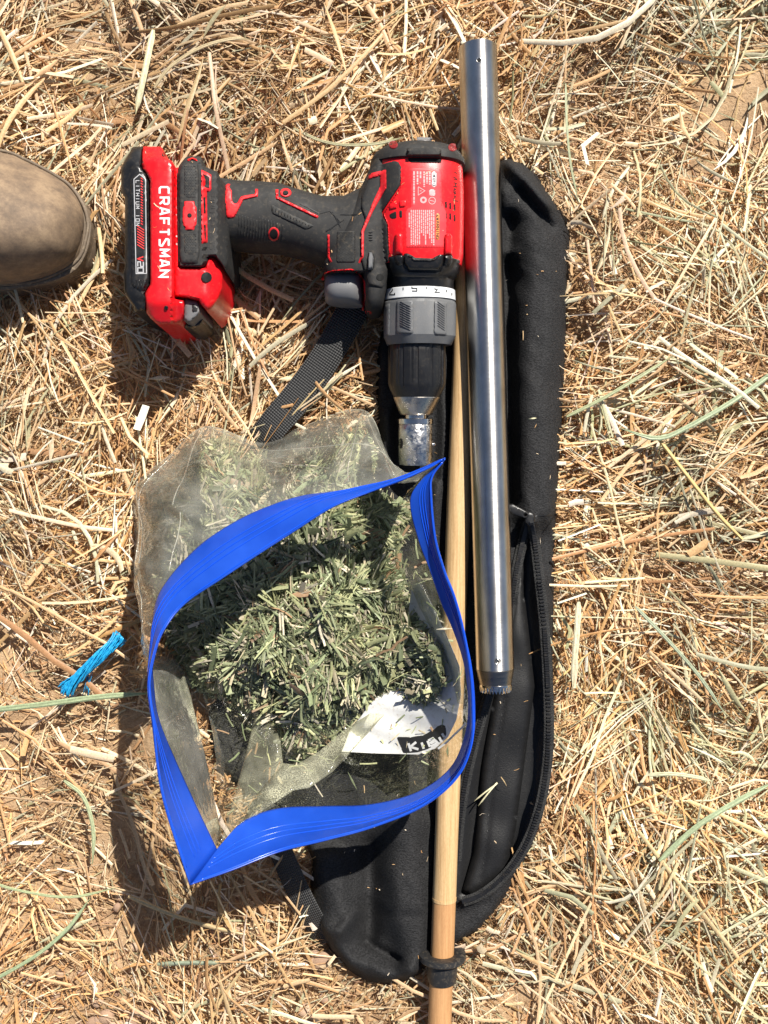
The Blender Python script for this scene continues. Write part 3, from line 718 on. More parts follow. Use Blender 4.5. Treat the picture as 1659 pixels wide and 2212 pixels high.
# shoulder strap
SP = catmull([(775, 645, .026), (748, 695, .025), (700, 778, .022), (640, 860, .021), (585, 925, .020), (548, 985, .012), (525, 1150, .006), (530, 1450, .006), (560, 1700, .008), (598, 1815, .012), (628, 1890, .016), (664, 1965, .018), (705, 2035, .010)], 90)
V = []; F = []; UV = []; acc = 0
Wp = np.array([W(*p) for p in SP])
for i in range(90):
    t = Wp[min(i + 1, 89)] - Wp[max(i - 1, 0)]; t /= np.linalg.norm(t); s = np.cross(t, (0, 0, 1.)); s /= np.linalg.norm(s)
    if i: acc += np.linalg.norm(Wp[i] - Wp[i - 1])
    hw = .0098; tl = .25 * math.sin(i * .13) if i < 40 else (-.6 if i > 66 else 0)
    for a, dz in ((-1, 0), (-.92, .0009), (0, .0012), (.92, .0009), (1, 0), (0, -.0008)):
        V.append(Wp[i] + s * hw * a * math.cos(tl) + np.array((0, 0, dz + hw * a * math.sin(tl) * .5))); UV.append((acc, hw * a))
    if i < 89:
        for k in range(6): F.append((i * 6 + k, i * 6 + (k + 1) % 6, i * 6 + 6 + (k + 1) % 6, i * 6 + 6 + k))
seamz = bvh([body])
print_lines('seam', [np.array([(1152, 1116), (1175, 1113), (1203, 1112)])], 3.0, seamz, M['blackink'], body, .0004)
strap = mk('shoulder_strap', V, F, M['web'], bagT, 60, uv=np.array(UV))

# ------------------------------------------------------------------ wooden dowel and rubber grommet
dw = thing('wooden_dowel', 'pale round wooden stick running down beside the steel tube', 'stick', tuple(W(970, 1500, 0)))
ZD = .0222; RD = .0074
def rod_rows(y0, y1, n, wob, k0=1.0):
    out = []
    for py in np.linspace(y0, y1, n):
        cx = float(dowel_x(py)); h = RD * FPX / (CAMH - ZD) * (k0 + wob * math.sin(py * .013))
        out.append(((cx - h, py), (cx + h, py), h * (CAMH - ZD) / FPX, 2, ZD))
    return out
loft('shaft', rod_rows(560, 1941, 40, .015), M['wood'], dw, 36)
loft('shaft_end', rod_rows(1941.5, 2420, 14, 0, .985), M['wood2'], dw, 36)
rr = rod_rows(1938, 1944, 2, 0, 1.03); loft('glue_line', rr, M['wood'], dw, 36)
cxg = float(dowel_x(2070))
def ring_rows(spec): return [((cxg - h, py), (cxg + h, py), h * (CAMH - ZD) / FPX, 2, ZD) for py, h in spec]
gr = loft('rubber_grommet', ring_rows([(2070, 25), (2059, 26.5), (2058, 28), (2057, 49), (2058, 51), (2068, 51.5), (2070, 50), (2071, 37), (2073, 35), (2116, 31), (2119, 30), (2119, 25)]), M['rubber'], None, 48, cap=False)
tag(gr, 'black flanged rubber grommet pushed onto the lower wooden stick', 'grommet')

# ------------------------------------------------------------------ steel sampling tube
tb = thing('steel_tube', 'long polished steel sampling tube with a toothed cutting end', 'tube', tuple(W(1050, 700, 0)))
RT = .0117; TA = np.array(W(1032, 104, .0345)); TB = np.array(W(1069.5, 1444, .0345)); AX = (TB - TA) / np.linalg.norm(TB - TA)
SX = np.cross(AX, (0, 0, 1.)); SX /= np.linalg.norm(SX); UPX = np.cross(SX, AX)
if UPX[2] < 0: UPX = -UPX
def tube_lathe(name, rows, mat, parent, seg=72, ang=30, rad=None):
    """rows: (distance along the axis, radius)"""
    V = []; F = []
    for j, (s, r) in enumerate(rows):
        for i in range(seg):
            a = 2 * math.pi * i / seg; k = rad(i, j) if rad else 0
            V.append(TA + AX * (s + k) + (SX * math.cos(a) + UPX * math.sin(a)) * r)
    for j in range(len(rows) - 1):
        for i in range(seg): F.append((j * seg + i, j * seg + (i + 1) % seg, (j + 1) * seg + (i + 1) % seg, (j + 1) * seg + i))
    o = mk(name, V, F, mat, parent, ang)
    bm = bmesh.new(); bm.from_mesh(o.data); bmesh.ops.recalc_face_normals(bm, faces=bm.faces); bm.to_mesh(o.data); bm.free(); return o
LT = np.linalg.norm(TB - TA); brush(M['steel'], AX, .93)
barrel = tube_lathe('barrel', [(.02, RT - .0012), (.0004, RT - .0012), (0, RT - .0010), (0, RT - .0003), (.0004, RT), (LT * .25, RT), (LT * .5, RT), (LT * .75, RT), (LT - .0002, RT), (LT, RT - .0003)], M['steel'], tb)
tube_lathe('cutter_collar', [(LT, RT - .0002), (LT + .0002, RT - .00005), (LT + .0092, .0098)], M['darksteel'], tb)
NT = 120
tube_lathe('cutting_teeth', [(LT + .0085, .0088), (LT + .0092, .0100), (LT + .0105, .0100), (LT + .0140, .0094), (LT + .0140, .0086), (LT + .0085, .0086)], M['chrome'], tb, NT, 15,
           lambda i, j: (-.0016 if (i // 2) % 2 and j in (3, 4) else 0))
bt = bvh([barrel])
for (hx, hy, rr_, m_) in ((1035, 130, 5.6, 'hole'), (1075, 1428, 6.6, 'hole')):
    patch('hole_rim', disc(hx, hy, rr_ + 1.2), bt, .0002, M['chrome'], tb, (disc(hx, hy, rr_ - 1.2),), 3, 1.0)
    patch('drilled_hole', disc(hx, hy, rr_ - 1.0), bt, .00008, M[m_], tb, (), 3, 1)
patch('set_screw', disc(1075.5, 1428, 4.2), bt, .0006, M['chrome'], tb, (disc(1075.5, 1428, 1.6, None, 6),), 2, 1.2)

# ------------------------------------------------------------------ cordless drill
dr = thing('cordless_drill', 'red and dark grey cordless drill lying on its side', 'drill', tuple(W(700, 520, 0)))
TILT = math.radians(6)
def zax(py): return .0465 - (py - 330) * .0000262
def hrow(py, xl, xr, dp=None, n=2.0):
    z = zax(py); return ((xl, py), (xr, py), dp if dp else (xr - xl) / 2 * (CAMH - z) / FPX, n, z)
housing = loft('motor_housing', [hrow(352, 806, 994, .0255, 2.5), hrow(362, 803, 998, .0268, 2.5), hrow(420, 802, 1001, .0275, 2.6), hrow(500, 806, 1001, .0272, 2.6), hrow(556, 812, 1000, .0265, 2.6), hrow(578, 818, 996, .0258, 2.5)], M['red'], dr, 64, tilt=TILT)
cap = loft('rear_cap', [hrow(318, 852, 955, .013), hrow(322, 838, 968, .018), hrow(329, 822, 984, .0235, 2.2), hrow(340, 808, 995, .0268, 2.4), hrow(352, 801, 1002, .0282, 2.5), hrow(364, 800, 1004, .0285, 2.5), hrow(366, 803, 1001, .0275, 2.5)], M['dark'], dr, 64, tilt=TILT)
nose = loft('gearbox_nose', [hrow(576, 820, 994, .0262, 2.4), hrow(590, 826, 990, .0255, 2.3), hrow(600, 829, 985, .0240, 2.2), hrow(608, 833, 980, .0225), hrow(634, 834, 980)], M['black'], dr, 64, tilt=TILT)
cring = loft('clutch_scale', [hrow(628, 831, 982), hrow(629, 830, 983), hrow(650, 829, 984), hrow(651, 832, 981)], M['whitering'], dr, 64, tilt=TILT)
def oct_(t, j):
    return 1.0 - .035 * (0.5 + .5 * math.cos(8 * t)) if 1 <= j <= 4 else 1.0
coll = loft('clutch_collar', [hrow(651, 833, 980), hrow(656, 827, 986), hrow(661, 826, 987), hrow(728, 826, 986), hrow(734, 829, 983), hrow(746, 836, 975)], M['grey'], dr, 96, 25, TILT, oct_)
def knurl(t, j):
    a = (t * 24 / math.pi) % 1
    big = (t * 6 / math.pi) % 1
    if 1 <= j <= 3: return (.965 if big < .12 else (1.0 if a < .5 or big > .6 else .985))
    return 1.0
chuck = loft('chuck', [hrow(745, 840, 962), hrow(756, 838, 963), hrow(760, 838, 963), hrow(828, 838, 963), hrow(838, 841, 960), hrow(858, 850, 950)], M['black'], dr, 192, 25, TILT, knurl)
cn = loft('chuck_nose', [hrow(856, 850.5, 949.5), hrow(860, 850, 950), hrow(893, 863, 935), hrow(896, 866, 932), hrow(897, 873, 925)], M['nose'], dr, 64, 30, TILT)
loft('chuck_spindle', [hrow(895, 875, 923), hrow(906, 875, 923)], M['chrome'], dr, 48, 30, TILT)
ad = thing('socket_adaptor', 'shiny galvanised steel adaptor held in the drill chuck', 'adaptor', tuple(W(898, 950, 0)))
aring = loft('ring', [hrow(904, 862, 934), hrow(905, 860, 936), hrow(915, 860, 936), hrow(916, 862, 934), hrow(917, 864, 932)], M['chrome'], ad, 56, 30, TILT)
abody = loft('sleeve', [hrow(916, 862, 934), hrow(918, 861, 935), hrow(1000, 861, 935), hrow(1004, 863, 933), hrow(1004, 868, 928), hrow(990, 869, 927)], M['galv'], ad, 56, 30, TILT)
ab = bvh([abody])
patch('side_hole', disc(866, 958, 5, 13), ab, .0001, M['hole'], ad, (), 3, 1)
zp = zax(960); pv, pf = tube_path([W(930, 960, zp + .001), W(939, 960, zp + .001), W(941.5, 960, zp + .001)], [.0013, .0013, .0005], 12); mk('spring_pin', pv, pf, M['chrome'], ad, 50)

ZH = .040
def lrow(a, b, dp, n=2.6, zc=ZH): return (a, b, dp, n, zc)
grip = loft('grip', [lrow((470, 392), (476, 545), .020, 3), lrow((490, 394), (492, 536), .0200, 2.8), lrow((520, 397), (520, 540), .0200, 2.5), lrow((564, 398), (566, 545), .0200, 2.4), lrow((604, 401), (600, 546), .0200, 2.4), lrow((640, 413), (645, 556), .0200, 2.4),
                     lrow((698, 430), (690, 572), .0200, 2.5), lrow((745, 431), (730, 582), .0208, 2.8), lrow((780, 415), (775, 588), .0215, 3), lrow((815, 395), (812, 590), .0215, 3)], M['dark'], dr, 48, 50)
column = loft('trigger_housing', [lrow((812, 352), (852, 352), .0190, 2.4, .043), lrow((800, 372), (858, 368), .0222, 2.6, .0435), lrow((786, 405), (858, 400), .0235, 2.8, .042), lrow((774, 430), (852, 430), .0236, 3, .041), lrow((752, 480), (846, 480), .0236, 3.2, ZH), lrow((722, 540), (842, 540), .0232, 3.4, ZH),
                              lrow((700, 578), (842, 578), .0226, 3.4, ZH), lrow((699, 596), (841, 596), .0222, 3.4, ZH), lrow((702, 604), (840, 604), .0215, 3.4, ZH)], M['dark'], dr, 48, 50)
front = loft('trigger_guard_post', [lrow((782, 596), (841, 596), .0218, 3.2), lrow((786, 630), (836, 630), .0215, 3), lrow((788, 660), (828, 660), .0205, 3), lrow((791, 676), (824, 674), .018, 2.6), lrow((796, 681), (818, 680), .012, 2.4)], M['dark'], dr, 40, 50)
trig = loft('trigger', [lrow((704, 598), (782, 598), .0120, 3), lrow((702, 612), (783, 612), .0150, 3), lrow((701, 634), (783, 634), .0152, 3), lrow((703, 650), (783, 652), .0135, 2.8), lrow((708, 656), (783, 662), .0085, 2.4)], M['lgrey'], dr, 40, 60)
# foot of the drill
ZF = .0715
def foot_zf(px, py):
    z = np.where(px < 440, ZF, ZF - .0025 - np.clip((px - 470) / 26, 0, 1) * .0105)
    return z - np.clip((385 - py) / 50, 0, 1) * .003
def z1(pts): return [(232.3 + x * .24, 278.7 + y * .24) for x, y in pts]
def z2(pts): return [(564 + x * .28, 278.7 + y * .28) for x, y in pts]
foot = prism('foot_cover', z1([(620, 380), (650, 320), (695, 262), (720, 246), (830, 246), (848, 262), (856, 330), (990, 385), (1008, 430), (1062, 495), (1075, 820), (1098, 900), (1095, 1020), (1085, 1240), (1060, 1275), (1010, 1195), (965, 1148), (915, 1150), (890, 1225), (868, 1246), (650, 1246), (632, 1225), (624, 900)]),
             ZF, .010, 6, .004, M['dark'], dr, (), 9, foot_zf)
def rf_zf(px, py): return ZF - .0025 - np.clip((px - 446) / 40, 0, 1) * .012 - np.clip((py - 640) / 60, 0, 1) * .006
rfoot = prism('foot_base', z1([(596, 350), (640, 345), (650, 1242), (880, 1248), (918, 1152), (970, 1152), (1012, 1195), (1040, 1275), (1034, 1440), (992, 1545), (935, 1622), (892, 1636), (835, 1572), (820, 1540), (700, 1512), (604, 1502)]), ZF - .003, .012, 5, .003, M['red'], dr, (), 9, rf_zf)
Bf = bvh([foot, rfoot])
patch('light_hole', disc(*z1([(893, 1335)])[0], 13.2), Bf, .0004, M['red_mat'], dr, (), 4, 1.5)
patch('light_hole_recess', disc(*z1([(893, 1337)])[0], 11.5), Bf, .0010, M['hole'], dr, (), 4, .6)
ridge_o = patch('clip_rail', z1([(640, 400), (668, 305), (815, 300), (826, 420), (830, 1120), (812, 1215), (665, 1220), (648, 1150)]), Bf, .0016, M['dark'], dr, (), 8, 6)
Br = bvh([ridge_o, foot, rfoot])
for a, b in ((325, 620), (940, 1130)):
    patch('grip_texture', z1([(688, a), (785, a), (800, a + 40), (798, b), (700, b), (688, b - 30)]), Br, .0002, M['darker'], ridge_o, (), 8, 2)
    dots = []
    for r_ in range(int((b - a - 20) / 14)):
        for c_ in range(7):
            x, y = z1([(697 + c_ * 15 + (r_ % 2) * 7, a + 12 + r_ * 14)])[0]
            h = hit(Br, x, y); s_ = .00042
            dots.append(([(h.x - s_, h.y, h.z), (h.x, h.y - s_, h.z), (h.x + s_, h.y, h.z), (h.x, h.y + s_, h.z), (h.x, h.y, h.z + .0006)], [(0, 1, 4), (1, 2, 4), (2, 3, 4), (3, 0, 4)]))
    d_ = mk('grip_studs', *join(dots), M['dark'], ridge_o, None); d_['kind'] = 'stuff'
clipo = patch('belt_clip_plate', z1([(690, 650), (780, 650), (785, 688), (802, 705), (802, 860), (788, 875), (782, 910), (698, 910), (690, 875), (675, 858), (678, 705), (690, 688)]), Br, .0009, M['red_mat'], dr, (), 6, 1.5)
patch('screw_hole', disc(*z1([(738, 778)])[0], 5), bvh([clipo]), .0002, M['hole'], clipo, (), 3, .5)
patch('strap_ring', z1([(715, 290), (725, 266), (765, 258), (805, 268), (815, 290), (795, 290), (765, 274), (735, 290)]), Br, .0008, M['red'], dr, (), 4, 1)
slot = patch('slot_trim', z1([(842, 364), (935, 410), (935, 545), (922, 562), (896, 566), (902, 1020), (846, 1036)]), Br, .0009, M['red_mat'], dr, (), 6, 1.2)
Bs = bvh([slot, foot])
for q_ in ([(852, 400), (918, 430), (915, 535), (870, 520)], [(862, 608), (880, 608), (884, 765), (868, 765)], [(866, 852), (884, 852), (886, 998), (876, 998)]):
    patch('vent_slot', z1(q_), Bs, .0003, M['hole'], slot, (), 4, .5)
patch('slot_inner', z1([(855, 405), (880, 440), (884, 515), (862, 515)]), Bs, .0005, M['red'], slot, (), 4, .5)
s_, e_ = z1([(925, 610), (925, 1090)])
print_lines('embossed_lettering', word('BRUSHLESS', z1([(925, 600)])[0], (0, 9.6), (10, 0), 1.38, 1.0), 1.6, Br, M['darker'], dr, .0002)
# battery
bat = mk('battery_anchor', [(0, 0, 0)], [], M['black']) if False else None
ZB = .0755
def red_zf(px, py):
    z = ZB - np.clip((334 - px) / 24, 0, 1) * .0030 - np.clip((px - 369) / 14, 0, 1) * .0045
    z = z - np.clip((py - 625) / 16, 0, 1) * .003 * (px > 372) - np.clip((py - 655) / 75, 0, 1) * .012 - np.clip((345 - py) / 22, 0, 1) * .006
    return z
batt = prism('battery_pack', z1([(322, 156), (480, 160), (492, 172), (494, 205), (520, 265), (580, 288), (610, 345), (598, 380), (594, 900), (596, 1500), (606, 1530), (688, 1542), (690, 1700), (650, 1758), (450, 1762), (388, 1705), (352, 1660), (335, 1480), (384, 1400), (380, 465), (348, 398), (308, 345), (312, 210)]),
             ZB, .002, 5, .003, M['red'], dr, (), 8, red_zf)
def blk_zf(px, py): return ZB - .0035 - np.clip((285 - px) / 28, 0, 1) * .004 - np.clip((py - 640) / 60, 0, 1) * .006 - np.clip((350 - py) / 35, 0, 1) * .006
bbase = prism('battery_base', z1([(215, 172), (235, 160), (322, 158), (312, 210), (306, 345), (346, 400), (379, 467), (383, 1398), (334, 1478), (350, 1510), (352, 1640), (242, 1648), (236, 1600), (186, 1540), (150, 1460), (143, 1300), (155, 1240), (156, 620), (122, 570), (120, 350), (163, 262), (205, 200)]), ZB - .0035, .004, 6, .004, M['black'], batt, (), 8, blk_zf)
Bb = bvh([batt, bbase])
print_lines('maker_name', word('CRAFTSMAN', z1([(470, 524)])[0], (0, 15.0), (19.5, 0), 1.50, .93), 4.2, Bb, M['white'], batt, .00025, 4)
bp = patch('label_panel', z1([(205, 450), (290, 380), (350, 400), (362, 470), (375, 1378), (300, 1468), (258, 1448), (215, 1395)]), Bb, .0008, M['black'], bbase, (), 8, 3)
Bl = bvh([bp, bbase, batt])
frame = z1([(238, 452), (290, 408), (342, 452), (352, 1300), (258, 1302), (238, 452)])
print_lines('label_frame', [np.array(frame)], 1.8, Bl, M['gprint'], bp, .00015)
print_lines('battery_lettering', word('LITHIUM ION', z1([(256, 465)])[0], (0, 7.0), (7.6, 0), 1.31, .78), 1.5, Bl, M['gprint'], bp, .0002)
print_lines('voltage_lettering', word('V', z1([(273, 1150)])[0], (0, 10), (12, 0), 1.2, .9), 2.6, Bl, M['redprint'], bp, .0002)
print_lines('voltage_number', word('20', z1([(273, 1196)])[0], (0, 10), (12, 0), 1.3, 1.0), 2.4, Bl, M['gprint'], bp, .0002)
st = []
for i in range(26):
    y = 440 + i * 24.0
    x0 = 300 if i < 18 else 268
    st.append((np.array(z1([(x0 + (0 if i < 18 else 0), y), (318 if i < 18 else 330, y + (14 if i < 18 else 40))])), 2.0))
print_lines('hazard_stripes', st, 2.0, Bl, M['redprint'], bp, .0002)
for k in range(4):
    patch('thumb_rib', band(z1([(240 + k * 30, 1445 - k * 4 - (15 if k == 0 else 0)), (262 + k * 30, 1345)]), 4), Bl, .0008, M['black'], bbase, (), 4, 1.5)
latch = prism('release_latch', z1([(688, 1522), (800, 1545), (828, 1580), (834, 1660), (742, 1742), (686, 1724)]), .0640, .02, 5, .003, M['grey'], batt, (), 7)
bvl = bvh([latch])
patch('latch_recess', z1([(758, 1570), (808, 1590), (812, 1645), (760, 1655)]), bvl, .0002, M['black'], latch, (), 4, .8)
prism('latch_guard', z1([(700, 1735), (742, 1742), (836, 1662), (862, 1655), (862, 1750), (770, 1800), (690, 1790)]), .050, .012, 5, .003, M['black'], batt, (), 8)
for x, y in ((507, 232), (528, 1610)): patch('screw', disc(*z1([(x, y)])[0], 4.6), Bb, .0008, M['black'], batt, (), 3, 1.5)
# grip details
Bg = bvh([grip, column, housing, front, foot, cap])
patch('grip_inlay', z1([(1062, 505), (1085, 488), (1108, 492), (1098, 520), (1118, 548), (1122, 650), (1140, 668), (1168, 664), (1200, 606), (1322, 585), (1330, 534), (1356, 536), (1356, 608), (1222, 640), (1150, 790), (1120, 806), (1070, 800), (1060, 640)]), Bg, .0009, M['red_mat'], dr, (), 6, 1.5)
patch('grip_stripe', band(z2([(122, 462), (122, 530), (440, 682)]), 6.2), Bg, .0009, M['red'], dr, (), 5, 1.5)
for x, y, rx, ry, hx in ((190, 492, 12.5, 10, 7), (98, 812, 12.5, 15.5, 10), (918, 1146, 14, 13, 9.5)):
    c = z2([(x, y)])[0]
    o = patch('screw_boss', disc(*c, rx, ry), Bg, .0009, M['red_mat'], dr, (), 4, 2)
    patch('screw_well', disc(*c, hx * .9, hx * .9 * ry / rx), bvh([o, grip, column, front]), .0008, M['hole'], o, (), 3, .6)
ribs = []
for i in range(16):
    x = 1190 + i * 26
    ribs.append((np.array(z1([(x, 760 - (40 if i > 6 else 0) + i * 9), (x - 12, 985 - abs(i - 5) * 4 + i * 6)])), 2.4))
rb = []
for ln, w_ in ribs:
    rb.append(patch('grip_rib', band(ln, w_), Bg, .0006, M['darker'], grip, (), 6, 1.0))
patch('grip_pad', z2([(78, 580), (410, 745), (355, 780), (80, 650)]), Bg, .0007, M['darker'], dr, (), 6, 2)
for i in range(13):
    x = 95 + i * 23; patch('pad_rib', band(z2([(x, 592 + i * 11.5), (x - 6, 650 + i * 9.5)]), 2.2), bvh([grip, column]), .0012, M['dark'], grip, (), 5, .9)
patch('palm_pad', z2([(585, 790), (725, 788), (728, 1030), (580, 1032)]), Bg, .0006, M['darker'], dr, (), 6, 2)
dots = []
for r_ in range(23):
    for c_ in range(13):
        x, y = z2([(592 + c_ * 10.6 + (r_ % 2) * 5, 800 + r_ * 10)])[0]; h = hit(Bg, x, y); s_ = .00036; zz_ = h.z + .0005
        dots.append(([(h.x - s_, h.y, zz_), (h.x, h.y - s_, zz_), (h.x + s_, h.y, zz_), (h.x, h.y + s_, zz_), (h.x, h.y, zz_ + .0005)], [(0, 1, 4), (1, 2, 4), (2, 3, 4), (3, 0, 4)]))
d_ = mk('palm_studs', *join(dots), M['dark'], dr, None); d_['kind'] = 'stuff'
patch('side_stripe', band(z2([(520, 812), (520, 985), (542, 1032)]), 5), Bg, .0009, M['red_mat'], dr, (), 5, 1.2)
print_lines('molded_lines', [np.array(z2(l)) for l in ([(300, 575), (450, 652), (530, 632), (605, 712), (530, 780)], [(610, 660), (735, 662), (775, 600)], [(500, 790), (640, 700)], [(550, 640), (615, 760)])], 1.6, Bg, M['black'], dr, .0003)
over = patch('side_overmold', z2([(812, 420), (835, 345), (870, 290), (1030, 245), (1062, 258), (1085, 300), (1072, 440), (935, 640), (940, 680), (972, 735), (985, 960), (976, 1180), (940, 1230), (820, 1200), (795, 1090), (768, 1000), (766, 800), (800, 690), (770, 600), (775, 520)]), Bg, .0014, M['dark'], dr, (), 5, 3)
Bo = bvh([over, grip, column, housing, front])
patch('overmold_stripe', z2([(815, 395), (832, 345), (965, 312), (968, 455), (862, 640), (795, 792), (792, 985), (762, 1040), (747, 1035), (770, 975), (770, 788), (838, 630), (845, 600), (918, 440), (916, 362)]), Bo, .0008, M['red_mat'], dr, (), 6, 1.5)
patch('overmold_edge', band(z2([(1082, 300), (1080, 440), (945, 655), (978, 735), (990, 960)]), 3.6), Bo, .0006, M['red_mat'], dr, (), 6, 1.2)
sw = patch('direction_switch_slot', z2([(830, 945), (858, 945), (875, 985), (875, 1070), (850, 1105), (812, 1100), (815, 1000)]), Bo, .0005, M['hole'], dr, (), 5, 1)
patch('direction_switch', z2([(832, 948), (856, 950), (870, 1000), (862, 1085), (822, 1092), (824, 1010)]), Bo, .0028, M['grey'], dr, (), 5, 2.5)
for k in range(4): patch('switch_mark', band(z2([(822, 800 + k * 20), (866, 800 + k * 20)]), 2), Bo, .0006, M['black'], dr, (), 5, .8)
patch('trigger_trim', band(z2([(472, 1165), (486, 1118), (560, 1098), (700, 1087), (760, 1120), (794, 1182), (797, 1290), (785, 1400)]), 5), bvh([column, grip, front, trig, housing]), .0012, M['red'], dr, (), 5, 2)
patch('post_tip', z2([(800, 1402), (856, 1406), (850, 1428), (806, 1424)]), bvh([front, column, trig]), .0006, M['red_mat'], dr, (), 4, 1)
# housing details
Bh = bvh([housing, cap, nose])
patch('cap_tab', z2([(1122, 150), (1392, 158), (1388, 215), (1372, 222), (1140, 218), (1122, 200)]), Bh, .0022, M['dark'], cap, (), 6, 2)
patch('cap_slot', z2([(1128, 222), (1395, 226), (1390, 264), (1142, 258)]), Bh, .0003, M['hole'], dr, (), 6, .6)
deepred = plastic('deep_red', (.20, .006, .009), .55, 0, 0)
for x, y in ((1020, 122), (1478, 142)):
    patch('screw_boss', disc(*z2([(x, y)])[0], 10, 9), Bh, .0006, deepred, cap, (), 4, 2)
patch('cap_badge', z2([(1200, 64), (1325, 70), (1315, 92), (1205, 88)]), Bh, .0012, M['lgrey'], cap, (), 5, 1)
lp = patch('rating_label', z2([(1156, 298), (1384, 310), (1392, 330), (1395, 560), (1432, 650), (1428, 915), (1116, 915), (1114, 625), (1155, 600)]), Bh, .0002, M['panel'], dr, (), 6, 1)
Bp = bvh([lp, housing])
def zq(pts): return [(849.4 + x * .1, 345.1 + y * .1) for x, y in pts]   # from the closest view of the label
patch('model_plate', zq([(830, 252), (935, 256), (930, 595), (830, 588)]), Bp, .0001, M['white'], lp, (), 5, .4)
Bq = bvh([GEOo for GEOo in lp.children if GEOo.name.startswith('model')] + [lp])
print_lines('model_number', word('CMCD713', zq([(860, 285)])[0], (0, 3.0), (5.0, 0), 1.36, .95), 1.0, Bq, M['ink'], lp, .00012, 2)
L1 = [(790, 260, 540), (730, 260, 515), (668, 255, 590), (590, 255, 400), (525, 250, 550), (450, 250, 960)]
ln = []
for x, a, b in L1:
    y = a
    while y < b - 10:
        d_l = random.uniform(30, 90); ln.append((np.array(zq([(x, y), (x, min(y + d_l, b))])), 3.4)); y += d_l + 14
for k in range(13):
    x = 875 - k * 44; a = 1085 + (60 if k == 12 else 0); b = [1850, 1800, 1700, 1600, 1840, 1640, 1600, 1830, 1840, 1850, 1850, 1840, 1480][k]; y = a
    while y < b - 10:
        d_l = random.uniform(30, 110); ln.append((np.array(zq([(x, y), (x, min(y + d_l, b))])), 2.6)); y += d_l + 12
print_lines('fine_print', ln, 2.6, Bp, M['pink'], lp, .00012)
tri = zq([(540, 585), (685, 672), (540, 765), (540, 585)]); circ = [np.array(zq([(840 + 72 * math.cos(a), 885 + 75 * math.sin(a)) for a in np.linspace(0, 6.283, 15)])), np.array(zq([(790, 880), (890, 900)]))]
print_lines('symbols', [np.array(tri), np.array(zq([(575, 675), (615, 675)]))] + circ, 1.5, Bp, M['pink'], lp, .00012)
patch('symbol_disc', disc(*zq([(652, 870)])[0], 7.5), Bp, .0001, M['pink'], lp, (disc(*zq([(652, 870)])[0], 3.2, None, 8),), 3, .3)
patch('symbol_block', zq([(775, 635), (912, 640), (908, 790), (775, 785)]), Bp, .0001, M['pink'], lp, (), 4, .3)
wl = patch('warning_label', zq([(918, 1155), (1002, 1158), (998, 1735), (915, 1728)]), Bp, .0001, M['orange'], lp, (), 4, .4)
Bw = bvh([wl, lp, housing])
print_lines('warning_lettering', word('WARNING', zq([(932, 1255)])[0], (0, 5.0), (5.6, 0), 1.36, .95) + [np.array(zq([(935, 1180), (970, 1205), (935, 1230), (935, 1180)]))], 1.1, Bw, M['ink'], wl, .00012, 2)
hw_ = [[(1310, 265), (1370, 300)], [(1290, 375), (1345, 400), (1370, 440), (1300, 420)], [(1300, 495), (1370, 520)], [(1290, 575), (1380, 590)], [(1335, 510), (1335, 585)], [(1300, 620), (1340, 640), (1300, 670), (1310, 625)], [(1350, 690), (1300, 700), (1340, 730), (1300, 745)], [(1300, 780), (1340, 800), (1300, 840), (1295, 880), (1395, 900)]]
print_lines('handwriting', [np.array(zq([(x + 10, y) for x, y in l])) for l in hw_], 2.0, Bh, M['ink'], dr, .0002)
for r_, cs in ((0, (1050, 1140, 1232, 1326)), (1, (1140, 1232, 1326))):
    for k, x in enumerate(cs):
        y0 = (870, 890, 915, 950)[k + r_] + r_ * 225; w_ = 22 if not (k == 0 and r_ == 0) else 16; h_ = 165 if not (k == 0 and r_ == 0) else 140
        patch('vent_slot', zq([(x - w_, y0), (x + w_, y0 + 6), (x + w_, y0 + h_), (x - w_, y0 + h_ - 6)]), Bh, .0002, M['hole'], dr, (), 3, .4)
for q_ in ([(985, 660), (1042, 632), (1045, 690), (1000, 695)], [(1066, 628), (1088, 628), (1088, 688), (1066, 684)]): patch('vent_slot', z2(q_), Bh, .0002, M['hole'], dr, (), 4, .5)
for q_ in ([(985, 590), (1045, 560), (1048, 612), (990, 625)], [(1062, 552), (1120, 548), (1118, 600), (1066, 605)]): patch('vent_pocket', z2(q_), Bh, .0008, M['red'], dr, (), 4, 2)
for x0, x1 in ((1028, 1098), (1412, 1476)):
    patch('screw_post', z2([(x0, 980), (x0, 825), (x0 + 18, 802), (x1 - 18, 802), (x1, 825), (x1, 980)]), Bh, .0032, M['red'], dr, (), 6, 8)
    patch('nose_post', z2([(x0 - 4, 975), (x1 + 4, 975), (x1 + 2, 1045), (x1 - 14, 1062), (x0 + 14, 1062), (x0 - 2, 1045)]), Bh, .0036, M['black'], dr, (), 6, 8)
patch('nose_bracket', z2([(1100, 962), (1132, 958), (1190, 994), (1318, 1000), (1378, 968), (1408, 966), (1408, 1030), (1372, 1095), (1140, 1090), (1098, 1035)]), Bh, .0022, M['black'], dr, (), 6, 4)
patch('nose_plate', z2([(1135, 965), (1192, 998), (1316, 1004), (1375, 972), (1388, 985), (1330, 1034), (1178, 1028), (1128, 985)]), Bh, .0030, M['darker'], dr, (), 6, 2)
patch('nose_collar', z2([(985, 985), (1100, 975), (1100, 1055), (1140, 1100), (1372, 1106), (1408, 1050), (1408, 975), (1535, 1010), (1530, 1110), (1490, 1150), (1010, 1140), (985, 1080)]), Bh, .0012, M['black'], dr, (), 7, 4)
